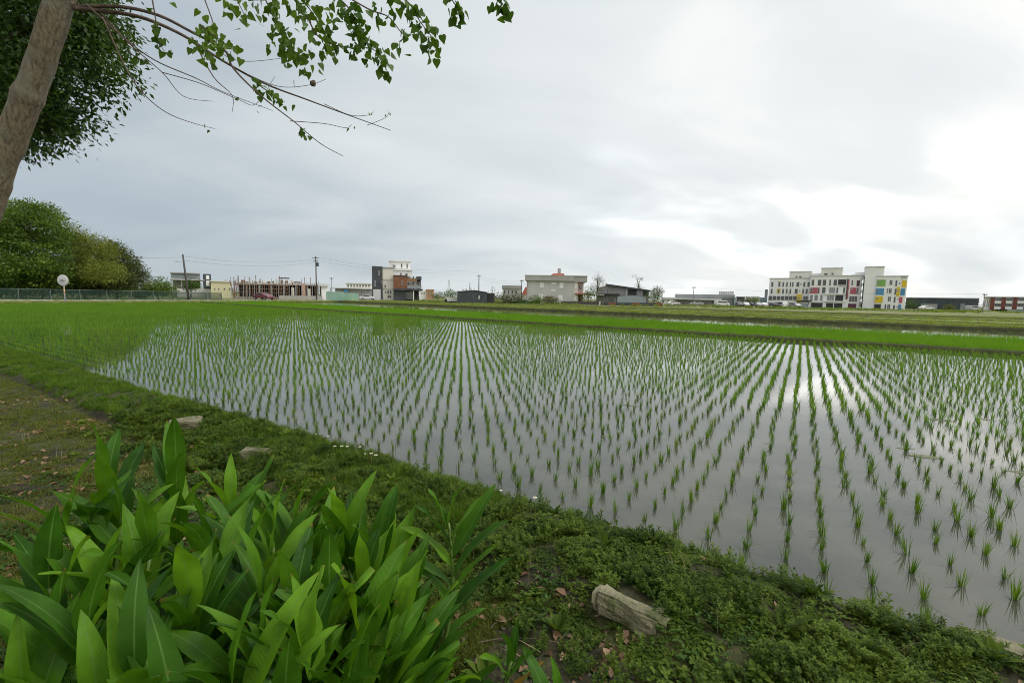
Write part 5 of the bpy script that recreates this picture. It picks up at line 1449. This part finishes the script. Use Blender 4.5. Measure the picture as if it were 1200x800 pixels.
S.part('entrance_canopy', h, M_char, (326, 432, 312, 318, -1.4, 2)); S.part('gatehouse', h, M_tinb, (358, 408, 332, None, -7, -4)); S.part('gatehouse_roof', h, M_lgrey, (355, 411, 327, 332, -7.3, -3.8))
# centre wing windows, four storeys
for a, b_ in ((420, 440), (463, 490), (498, 524), (543, 557), (573, 600)): S.win(h, a, b_, 165, 208, 0, bars=0)
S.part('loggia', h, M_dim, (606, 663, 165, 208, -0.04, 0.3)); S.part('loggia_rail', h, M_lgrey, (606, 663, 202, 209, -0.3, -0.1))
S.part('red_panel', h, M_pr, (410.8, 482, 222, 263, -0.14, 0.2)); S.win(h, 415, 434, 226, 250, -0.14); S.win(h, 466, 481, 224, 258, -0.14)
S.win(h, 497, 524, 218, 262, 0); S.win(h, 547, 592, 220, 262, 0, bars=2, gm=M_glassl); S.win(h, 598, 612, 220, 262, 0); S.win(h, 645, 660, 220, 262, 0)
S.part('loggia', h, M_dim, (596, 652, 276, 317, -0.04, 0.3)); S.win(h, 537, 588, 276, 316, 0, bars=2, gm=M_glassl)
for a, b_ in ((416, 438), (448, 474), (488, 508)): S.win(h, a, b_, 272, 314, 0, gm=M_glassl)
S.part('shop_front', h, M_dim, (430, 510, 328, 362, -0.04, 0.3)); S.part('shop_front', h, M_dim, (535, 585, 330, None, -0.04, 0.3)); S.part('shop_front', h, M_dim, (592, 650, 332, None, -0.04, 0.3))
S.part('red_fin', h, M_pr, (677, 684, 165, 300, -0.3, 0.2)); S.part('grey_fin', h, M_char, (669, 676, 160, 305, -0.25, 0.2)); S.win(h, 700, 712, 168, 206, 0); S.win(h, 735, 762, 170, 214, 0, gm=flat('maroon_blind', (0.10, 0.04, 0.06)))
S.part('red_panel', h, M_pr, (697, 757, 222, 266, -0.14, 0.2)); S.win(h, 738, 756, 226, 264, -0.14, gm=M_glass); S.win(h, 704, 712, 230, 240, -0.14)
S.win(h, 693, 752, 280, 322, 0, bars=2); S.part('shop_front', h, flat('maroon_front', (0.12, 0.04, 0.07)), (690, 748, 334, None, -0.04, 0.3))
for zy in (270, 322): S.part('floor_band', h, M_white, (512, 668, zy - 7, zy, -0.5, -0.02))
for k in range(5):                                                     # open fire stair between the wings
    z0 = 150 + k * 44
    mb = MB(); mb.box(S.X(768), S.X(797), S.D - 1.4, S.D + 0.4, S.Z(z0 + 3), S.Z(z0)); mb.build('stair_landing', M_char, h)
    X0, X1 = S.X(769), S.X(788)
    mb = MB(); mb.tube([(X0, S.D - 1.3, S.Z(z0 + 22)), (X1, S.D - 1.3, S.Z(z0 + 2))], 0.14, 5); mb.build('stair_flight', M_char, h)
for nm, m_, a, b_, c, d_ in (('green_panel', M_pg, 875, 936, 168, 215), ('blue_panel', M_pb, 873, 930, 228, 273), ('yellow_panel', M_py, 873, 927, 283, 328), ('dark_opening', M_dim, 873, 918, 337, 373)): S.part(nm, h, m_, (a, b_, c, d_, -2.14, -1.8))
for z0 in (182, 236, 290): S.win(h, 880, 891, z0, z0 + 14, -2.14)
for z0, z1 in ((170, 205), (228, 262), (284, 318), (338, 372)): S.win(h, 962, 985, z0, z1, -2, bars=1)
S.win(h, 949, 957, 228, 262, -2); S.win(h, 944, 956, 338, 372, -2)
for z0, z1 in ((172, 214), (230, 272), (286, 326), (342, 374)): S.win(h, 1003, 1018, z0, z1, -2)
for z0 in (186, 296, 350): S.win(h, 1029, 1038, z0, z0 + 12, -2)
S.part('yellow_panel', h, M_py, (1019, 1040, 218, 283, -2.14, -1.8)); S.win(h, 1024, 1033, 238, 250, -2.14)
for nm, m_, a, b_, c, d_ in (('yellow_panel', M_py, 1052, 1084, 174, 219), ('blue_panel', M_pb, 1048, 1078, 229, 275), ('red_panel', M_pr, 1042, 1066, 287, 329), ('blue_panel', M_pb, 1041, 1062, 340, 374)): S.part(nm, h, m_, (a, b_, c, d_, -1.34, -1.0))
S.part('yard_wall', h, M_grey, (410, 1095, 368, None, -4.6, -4.2))
# ---- black warehouse and brick building at the right end
S = Site(185, 1020, 300, 6.667, 560, 370)
h = S.bld('black_warehouse', 560, 'long black metal warehouse right of the colourful block', 'building')
S.part('wall', h, M_dshed, (275, 845, 332, None, 0, 20)); S.part('roof', h, M_tin, (273, 848, 325, 332, -0.4, 20.4)); S.part('lower_shed', h, M_grey, (400, 525, 374, None, -6, -2)); S.part('door', h, M_tin, (700, 740, 372, None, -0.1, 0.2))
for k in range(11): S.part('rib', h, M_char, (300 + k * 50, 304 + k * 50, 333, None, -0.12, 0.03))
S = Site(150, 1020, 300, 6.667, 1050, 370)
h = S.bld('brick_building', 1060, 'low white building with red brick bays and long balconies', 'building')
S.part('wall', h, M_white, (880, 1330, 322, None, 0.8, 12)); S.part('roof', h, M_lgrey, (876, 1334, 318, 322.5, -0.4, 12))
for a in (935, 1022, 1112, 1202, 1290): S.part('brick_bay', h, M_brick, (a, a + 34, 323, 420, -0.1, 0.9))
for a in (970, 1057, 1147, 1237):
    for z0, z1 in ((332, 350), (374, 394)): S.win(h, a + 2, a + 50, z0, z1, 0.8, bars=3)
    for z0 in (351, 397): S.part('balcony', h, M_white, (a, a + 51, z0, z0 + 19, -0.5, 0.75))
for a in (890, 908, 922): S.win(h, a, a + 6, 345, 395, 0.8)
S.part('lower_floor', h, M_dim, (960, 1330, 418, None, 0.7, 1.0)); S.part('forecourt_wall', h, M_tinb, (1075, 1330, 420, None, -5, -4.8))

# ================================================================== POLES, FENCE, CARS, WALLS, FAR PLANTS
def pole(px, top_py, D, label, base_r=0.16, lean=0.0, arms=(), lamp=False, transformer=False, mat=None):
    x = (px - 600) / FPX * D * 1.0
    x = P(px, 348, D).x
    ztop = P(px, top_py, D).z
    t = thing('utility_pole', (x, D, GZ - 0.02), label, 'pole', 'utility poles')
    mb = MB(); mb.tube([(x, D, GZ - 0.1), (x + lean * 0.5, D, (GZ + ztop) / 2), (x + lean, D, ztop)], [base_r, base_r * 0.8, base_r * 0.62], 10); mb.build('shaft', mat or M_cpole, t, smooth=True)
    for (dz, w) in arms:
        xx = x + lean * (1 - dz / max(ztop - GZ, 1)); z = ztop - dz
        mb = MB(); mb.box(xx - w, xx + w, D - 0.16, D - 0.06, z - 0.06, z + 0.06); a = mb.build('cross_arm', M_pole, t)
        for q in (-0.9, -0.4, 0.4, 0.9):
            mb = MB(); mb.tube([(xx + q * w, D - 0.11, z + 0.06), (xx + q * w, D - 0.11, z + 0.14), (xx + q * w, D - 0.11, z + 0.26)], [0.04, 0.08, 0.05], 8); mb.build('insulator', M_lgrey, a)
    if lamp:
        z = ztop - 1.3; xx = x + lean * 0.85
        mb = MB(); mb.tube([(xx, D - 0.05, z - 0.1), (xx - 0.4, D - 0.2, z + 0.08), (xx - 0.75, D - 0.25, z + 0.1)], 0.035, 6); a = mb.build('lamp_arm', M_steel, t)
        mb = MB(); mb.box(xx - 1.15, xx - 0.7, D - 0.36, D - 0.12, z + 0.02, z + 0.16); mb.build('lamp_head', M_lgrey, a)
    if transformer:
        z = ztop - 1.9
        mb = MB(); mb.cyl(x + 0.42, D - 0.1, z - 0.45, z + 0.4, 0.27, 0.27, 14); mb.build('transformer', M_char, t)
        mb = MB(); mb.box(x, x + 0.3, D - 0.16, D - 0.04, z - 0.1, z); mb.build('bracket', M_steel, t)
    return Vector((x + lean, D, ztop))
t1 = pole(221, 298, 76, 'dark leaning utility pole with street lamp beside the shrub', 0.19, -0.62, (), True, False, M_pole)
t2 = pole(371, 300, 106, 'tall utility pole with transformer by the green hoarding', 0.17, 0.0, ((0.5, 0.7), (1.2, 0.5)), False, True, M_pole)
t3 = pole(389, 325, 120, 'short thin pole behind the green hoarding', 0.12, 0.0, ((0.3, 0.5),))
t4 = pole(561, 322, 125, 'tall dark pole behind the dark metal shed', 0.16, 0.0, ((0.4, 0.6),), False, False, M_pole)
t5 = pole(550.5, 331, 125, 'shorter pole next to the tall one behind the dark shed', 0.13, 0.0, (), False, False, M_pole)
t6 = pole(576.5, 335, 118, 'stub pole at the right end of the dark shed', 0.13, 0.0, (), False, False, M_pole)
t7 = pole(611, 328, 124, 'pole at the left corner of the grey flat roofed house', 0.15, 0.0, ((0.3, 0.5),), False, False, M_pole)
t8 = pole(812.5, 336, 150, 'thin pole standing before the long low shed', 0.13, 0.0, ((0.3, 0.6),))
t9 = pole(924, 342, 140, 'slim pale lamp post in front of the colourful block', 0.1, 0.0, (), True)
t10 = pole(1153.5, 344, 110, 'thin pole standing in the field before the brick building', 0.1, 0.0, ((0.3, 0.5),))
# lattice mast far off
S = Site(240, 380, 280, 5.4545, 797, 300)
h = S.bld('lattice_mast', 797, 'thin lattice mast far away beyond the fields', 'mast')
mb = MB()
for q in (-1, 1):
    mb.tube([(S.X(797) + q * 1.0, S.D, GZ), (S.X(797) + q * 0.2, S.D, S.Z(262))], 0.09, 5)
mb.build('legs', M_steel, h)
mb = MB()
for k in range(9):
    z0 = GZ + (S.Z(262) - GZ) * k / 9; z1 = GZ + (S.Z(262) - GZ) * (k + 1) / 9; w0 = 1 - 0.8 * k / 9; w1 = 1 - 0.8 * (k + 1) / 9
    sg = 1 if k % 2 else -1
    mb.tube([(S.X(797) - sg * w0, S.D, z0), (S.X(797) + sg * w1, S.D, z1)], 0.06, 4)
mb.build('bracing', M_steel, h)
# overhead wires
def wire(a, b, sag, label, r=0.016):
    pts_ = [Vector(a).lerp(Vector(b), i / 16) - Vector((0, 0, sag * 4 * (i / 16) * (1 - i / 16))) for i in range(17)]
    mb = MB(); mb.tube(pts_, r, 4, False); o = mb.build('power_line', M_black)
    return tag(o, label, 'wire', 'overhead power lines')
up_ = Vector((0, 0, 0.2))
for k, dz in enumerate((0.3, 1.0)):
    d_ = Vector((0, 0, -dz))
    wire(t1 + d_, t2 + d_ - Vector((0, 0, 0.4)), 0.9, ('upper', 'lower')[k] + ' wire from the leaning pole to the transformer pole')
    wire(t2 + d_, t4 + d_ + Vector((0, 0, 1.5)), 1.1, ('upper', 'lower')[k] + ' wire from the transformer pole past the modern house')
    wire(t4 + d_, t7 + d_, 0.6, ('upper', 'lower')[k] + ' wire from the shed pole to the grey house')
wire(t1 + Vector((0, 0, -0.5)), (-95, 72, 8.4), 0.8, 'wire from the leaning pole over the fence trees')
wire(t8, t10, 1.0, 'wire running past the colourful block to the field pole')
wire(t8 - Vector((0, 0, 0.1)), t7, 1.2, 'wire from the long shed pole to the grey house')

# chain-link fence along the lane
fy = list(np.arange(50, 86.1, 3.0))
fe = thing('chain_fence', (road_x(64) - 3.4, 64, 0.33), 'low dark green mesh fence with grey rail along the lane', 'fence')
M_net = surf('green_net', (0.03, 0.07, 0.05), (0.045, 0.09, 0.065), 6, 0.8)
FH = 1.45
M_fence = surf('fence_paint', (0.12, 0.15, 0.14), (0.17, 0.20, 0.19), 3, 0.6)
for k, y in enumerate(fy):
    x = road_x(y) - 3.4
    mb = MB(); mb.cyl(x, y, 0.28, 0.33 + FH, 0.04, 0.04, 8); mb.build('post', M_fence, fe)
    if k < len(fy) - 1:
        y2 = fy[k + 1]; x2 = road_x(y2) - 3.4
        mb = MB(); mb.tube([(x, y, 0.33 + FH - 0.04), (x2, y2, 0.33 + FH - 0.04)], 0.028, 6); mb.build('rail', M_fence, fe)
        mb = MB(); n = 22
        for q in range(n):                       # woven net: thin crossing wires
            for (za, zb) in ((0.36, 0.33 + FH - 0.08), (0.33 + FH - 0.08, 0.36)):
                ta, tb_ = q / n, min((q + 3) / n, 1)
                mb.tube([(x + (x2 - x) * ta, y + (y2 - y) * ta, za), (x + (x2 - x) * tb_, y + (y2 - y) * tb_, zb)], 0.022, 3, False)
        for q in range(9):
            z = 0.42 + q * 0.15; mb.tube([(x, y, z), (x2, y2, z)], 0.014, 3, False)
        mb.build('mesh_panel', M_net, fe)
# traffic mirror seen from behind
D_ = 52
mp = P(76, 349, D_); mz = P(76, 328.5, D_).z
mr = thing('traffic_mirror', (mp.x, D_, 0.33), 'round white backed traffic mirror on a post with orange bands', 'mirror')
mb = MB(); mb.cyl(mp.x, D_, 0.3, mz + 0.2, 0.055, 0.055, 10); pst = mb.build('post', M_tinw, mr, smooth=True)
for k in range(3):
    mb = MB(); mb.cyl(mp.x, D_, mz - 0.95 - k * 0.26, mz - 0.82 - k * 0.26, 0.062, 0.062, 10); mb.build('band', M_py if k % 2 else flat('orange_band', (0.6, 0.16, 0.03)), pst)
mb = MB()
mb.tube([(mp.x, D_ - 0.16, mz), (mp.x, D_ - 0.15, mz), (mp.x, D_ - 0.13, mz), (mp.x, D_ - 0.10, mz)], [0.16, 0.40, 0.56, 0.60], 28); mb.build('back', M_tinw, mr)
mb = MB(); mb.tube([(mp.x, D_ - 0.10, mz), (mp.x, D_ - 0.06, mz)], [0.63, 0.63], 28); mb.build('rim', flat('rim_orange', (0.6, 0.6, 0.58)), mr)
mb = MB(); mb.box(mp.x - 0.13, mp.x + 0.13, D_ - 0.22, D_ - 0.16, mz - 0.13, mz + 0.13); mb.box(mp.x - 0.3, mp.x + 0.3, D_ - 0.2, D_ - 0.165, mz - 0.04, mz + 0.04); mb.build('bracket', M_grey, mr)
mb = MB(); mb.tube([(mp.x, D_ - 0.05, mz), (mp.x, D_ - 0.03, mz)], [0.58, 0.5], 28); mb.build('glass', glass_mat('mirror_glass', (0.5, 0.52, 0.54)), mr)

# cars
def car(loc, rotz, paint, label, van=False, group=None, s=1.0):
    t = thing('parked_car', loc, label, 'car', group, rotz)
    if van: prof = [(-2.2, 0.35), (-2.25, 1.0), (-2.15, 1.75), (-1.9, 1.85), (1.2, 1.85), (1.75, 1.15), (2.2, 0.95), (2.25, 0.4)]; cab = [(-1.9, 1.15), (-1.85, 1.7), (1.15, 1.7), (1.55, 1.15)]
    else: prof = [(-2.15, 0.38), (-2.2, 0.8), (-2.1, 0.98), (-1.55, 1.06), (-0.95, 1.42), (-0.2, 1.5), (0.35, 1.46), (1.0, 1.08), (1.75, 0.92), (2.12, 0.74), (2.18, 0.4)]; cab = [(-1.42, 1.06), (-0.9, 1.37), (-0.2, 1.44), (0.32, 1.4), (0.86, 1.08)]
    mb = MB(); mb.prism(prof, -0.84, 0.84); mb.build('body', paint, t, world=False, bevel=0.10)
    mb = MB(); mb.prism(cab, -0.852, 0.852); mb.build('side_glass', M_glass, t, world=False)
    x1, z1 = cab[-1]; x0, z0 = cab[-2]
    mb = MB(); mb.add([(x1 + 0.10, -0.7, z1 + 0.02), (x1 + 0.10, 0.7, z1 + 0.02), (x0 + 0.10, 0.62, z0 + 0.03), (x0 + 0.10, -0.62, z0 + 0.03), (x1, -0.7, z1 - 0.05), (x1, 0.7, z1 - 0.05), (x0, 0.62, z0 - 0.05), (x0, -0.62, z0 - 0.05)],
              [(0, 1, 2, 3), (7, 6, 5, 4), (0, 4, 5, 1), (1, 5, 6, 2), (2, 6, 7, 3), (3, 7, 4, 0)]); mb.build('windscreen', M_glass, t, world=False)
    for wx in (-1.35, 1.35):
        for wy in (-0.86, 0.86):
            mb = MB(); mb.tube([(wx, wy - 0.1, 0.33), (wx, wy + 0.1, 0.33)], 0.33, 16); w = mb.build('wheel', M_black, t, world=False)
            mb = MB(); mb.tube([(wx, wy - 0.112, 0.33), (wx, wy + 0.112, 0.33)], 0.19, 12); mb.build('rim', M_steel, w, world=False)
    for wy in (-0.62, 0.62):
        mb = MB(); mb.box(2.06, 2.19, wy - 0.16, wy + 0.16, 0.62, 0.76); mb.build('headlight', M_glassl, t, world=False)
        mb = MB(); mb.box(-2.24, -2.12, wy - 0.16, wy + 0.16, 0.72, 0.88); mb.build('tail_light', flat('tail_red', (0.35, 0.02, 0.02)), t, world=False)
    return t
def paint(name, c):
    m, nt, b, out = nodes_of(name); b.inputs['Base Color'].default_value = rgba(c); b.inputs['Roughness'].default_value = 0.3; b.inputs['Coat Weight'].default_value = 0.5
    return m
Pw, Pr, Ps, Pk, Pg = paint('white_paint', (0.72, 0.72, 0.72)), paint('dark_red_paint', (0.17, 0.012, 0.03)), paint('silver_paint', (0.42, 0.43, 0.44)), paint('black_paint', (0.03, 0.03, 0.035)), paint('grey_paint', (0.16, 0.17, 0.18))
p_ = P(309, 351, 96); car((p_.x, 96, 0.372), rad(-22), Pr, 'dark red saloon car driving on the lane by the scaffolding')
p_ = P(431, 351, 130); car((p_.x, 130, GZ), rad(10), Pw, 'white car parked at the charcoal tower of the modern house')
for k, (px_, D2, rz, pt, vn, lb) in enumerate([(789, 152, 5, Pw, False, 'white saloon parked at the left end of the long shed'), (816, 154, 170, Ps, False, 'silver saloon parked under the long shed canopy'), (846, 146, 8, Pw, True, 'white van parked before the right end of the long shed'),
        (866, 150, 80, Pg, False, 'grey car parked end on beside the dark low building'), (873, 151, 84, Pw, False, 'white car parked end on beside the dark low building'), (880, 152, 96, Pk, False, 'black car parked end on before the cream building'),
        (887, 150, 92, Ps, False, 'silver car parked end on before the cream building'), (894, 151, 88, Pw, False, 'white car parked end on at the colourful block corner'), (907, 150, 85, Pk, False, 'black car parked end on under the left wing of the colourful block'), (915, 150, 95, Pw, True, 'white van parked end on under the left wing of the colourful block'),
        (932, 150, 90, Ps, False, 'silver car parked end on under the left wing of the colourful block'), (1086, 150, 4, Pw, False, 'white car parked low before the black warehouse'), (1140, 148, 20, Ps, True, 'silver van parked between warehouse and brick building')]):
    p_ = P(px_, 355, D2); car((p_.x, D2, GZ), rad(rz), pt, lb, vn, 'cars parked by the far buildings')
# white box truck left of the dark shed
S = Site(114, 380, 280, 5.4545, 800, 390)
h = S.bld('box_truck', 805, 'white box truck parked left of the dark shed', 'truck')
S.part('cargo_box', h, M_tinw, (785, 848, 373, 398, 0, 2)); S.part('cab', h, M_tinw, (768, 784, 376, 401, 0.1, 1.9)); S.part('windscreen', h, M_glass, (768.8, 776, 378, 387, 0.08, 0.2)); S.part('chassis', h, M_black, (772, 846, 398, 402, 0.3, 1.7))
for a in (778, 832):
    for y in (0.2, 1.7):
        mb = MB(); mb.tube([(S.X(a), S.D + y - 0.12, GZ + 0.4), (S.X(a), S.D + y + 0.12, GZ + 0.4)], 0.4, 14); mb.build('wheel', M_black, h)
# low wall in front of the grey house and workshop
S = Site(118, 580, 290, 5.4545, 740, 360)
h = S.bld('low_wall', 740, 'low dark wall with gate pier before the grey workshop', 'wall')
for k in range(13):
    a = 425 + k * 50; S.part('wall_panel', h, (M_char if k % 3 else M_brickw) if k > 4 else M_pole, (a, a + 49, 344 + (k > 4) * 8, None, 0, 0.25))
S.part('gate_pier', h, M_lgrey, (664, 675, 345, None, -0.3, 0.3)); S.part('gate_pier', h, M_rust, (686, 694, 348, None, -0.3, 0.3))
# green garden netting by the grey house
S = Site(112, 580, 290, 5.4545, 150, 350)
h = S.bld('garden_net', 155, 'green garden netting fence at the left of the grey house', 'fence')
for k in range(8): S.part('net_panel', h, flat('net_green', (0.04, 0.17, 0.09)), (80 + k * 26, 105 + k * 26, 336 + (k * 7) % 9, None, 0, 0.05)); S.part('stake', h, M_pole, (105 + k * 26, 106 + k * 26, 332, None, -0.06, 0.1))
# far shrubs and trees
GV = 'garden shrubs by the far houses'
vr = random.Random(3)
for k, (px_, py_, D2, rx, ry, m_, lb) in enumerate([(590, 350, 110, 9, 5, M_olv, 'olive shrub beside the dark metal shed'), (606, 349, 111, 9, 6, M_brown, 'brownish shrub behind the garden netting'), (628, 351, 110, 8, 4, M_midl, 'green shrub growing through the garden netting'), (645, 352, 110, 9, 3.5, M_olv, 'low olive shrub under the grey house windows'),
        (690, 343, 122, 8, 7, M_midl, 'green shrub between the grey house and workshop'), (765, 347, 122, 9, 7, M_dark, 'dark bush at the right end of the grey workshop'), (770, 341, 126, 6, 5, M_olv, 'olive bush behind the dark bush by the workshop'), (512, 345, 170, 10, 5, M_brown, 'dull bush far behind the modern house'), (527, 344, 172, 9, 5, M_dark, 'dark bush far behind the modern house'),
        (874, 352, 165, 4, 4, M_dark, 'small dark tree before the cream low building'), (884, 352, 165, 4, 4, M_midl, 'small green tree before the cream low building'), (1068, 355, 165, 6, 5, M_dark, 'dark bush at the left end of the black warehouse'), (1112, 360, 165, 5, 3, M_brown, 'brown bush before the black warehouse'),
        (165, 344, 78, 5, 4, M_brown, 'low dull shrub at the end of the mesh fence')]):
    shrub(px_, py_, D2, rx, ry, lb, m_, 60 + k, 1300, 0.26, group=GV)
def spare_tree(px, D, py_top, label, mat, seed, bls, count, size, kw):
    x = P(px, 350, D).x
    return grow_tree('tree', (x, D, GZ - 0.03), label, 'tree', P(px, py_top, D).z - GZ, 0.13, bls, count, size, mat, M_bark2, seed, None, limbs=10, **kw)
spare_tree(700, 120, 332, 'thin leaved upright tree between the grey house and workshop', M_olv, 90, [blob(700, 333, 120, 8, 12), blob(697, 341, 120, 9, 8), blob(705, 330, 120, 5, 8), blob(701, 324, 120, 3, 5)], 1700, 0.2, dict(shell=0.3))
spare_tree(748, 130, 330, 'spindly tree with tufted top behind the workshop roof', M_olv, 91, [blob(745, 325, 130, 4, 2.5), blob(750, 327, 130, 3, 2), blob(747, 334, 130, 4, 2.5), blob(751, 337, 130, 5, 2), blob(746, 339, 130, 5, 2)], 700, 0.2, dict(shell=0.3))
# a far mass of trees along the horizon
tl = []
for k in range(150):
    px_ = -60 + k * 9 + vr.uniform(-4, 4); D2 = vr.uniform(235, 330)
    p_ = P(px_, 350, D2); hgt = vr.uniform(1.2, 3.2) * (1.3 if 480 < px_ < 640 else 0.8)
    tl.append((p_.x, D2, GZ + hgt * 0.6, vr.uniform(3, 7), 3.0, hgt))
v_, f_ = leaf_cloud(tl, 24000, 0.8, seed=5, shell=0.2)
o = link('distant_treeline', np_mesh('distant_treeline', v_, f_, M_brown)); tag(o, 'far dark line of trees and scrub along the horizon', 'trees', kind='stuff')
# low scrub at the feet of the far buildings
pts = []
for k in range(2600):
    px_ = vr.uniform(380, 1230); D2 = vr.uniform(104, 150)
    p_ = P(px_, 350, D2); n_, u_ = to_nu(p_.x, D2)
    if n_ > 92.5 and noise.noise(Vector((p_.x * 0.07, D2 * 0.1, 3))) > 0.0: pts.append((p_.x, D2, GZ - 0.01))
scrubm = [clump(900 + i, 26, 0.5, 0.6, 0.5, 0.03, M_drygrass if i % 2 else M_grassblade, 2, 0.6) for i in range(4)]
pts = np.array(pts)
scatter('roadside_scrub', scrubm, pts, npr.uniform(0, 6.28, len(pts)), npr.uniform(0.5, 1.3, len(pts)), 'rough grass and scrub at the feet of the far buildings', 'scrub', 0.1)
# verge grass along the lane
pts = []
for k in range(3200):
    y = vr.uniform(42, 128); x = road_x(y) + vr.choice((vr.uniform(3.0, 4.0), vr.uniform(3.2, 3.8), -3.2 - vr.random() * 6))
    if vr.random() < 0.6 or x > road_x(y): pts.append((x, y, 0.32 if x < road_x(y) + 3.3 else 0.1))
pts = np.array(pts)
scatter('verge_grass', dry + tuft, pts, npr.uniform(0, 6.28, len(pts)), npr.uniform(0.4, 0.9, len(pts)), 'grass along both edges of the lane', 'grass', 0.15)
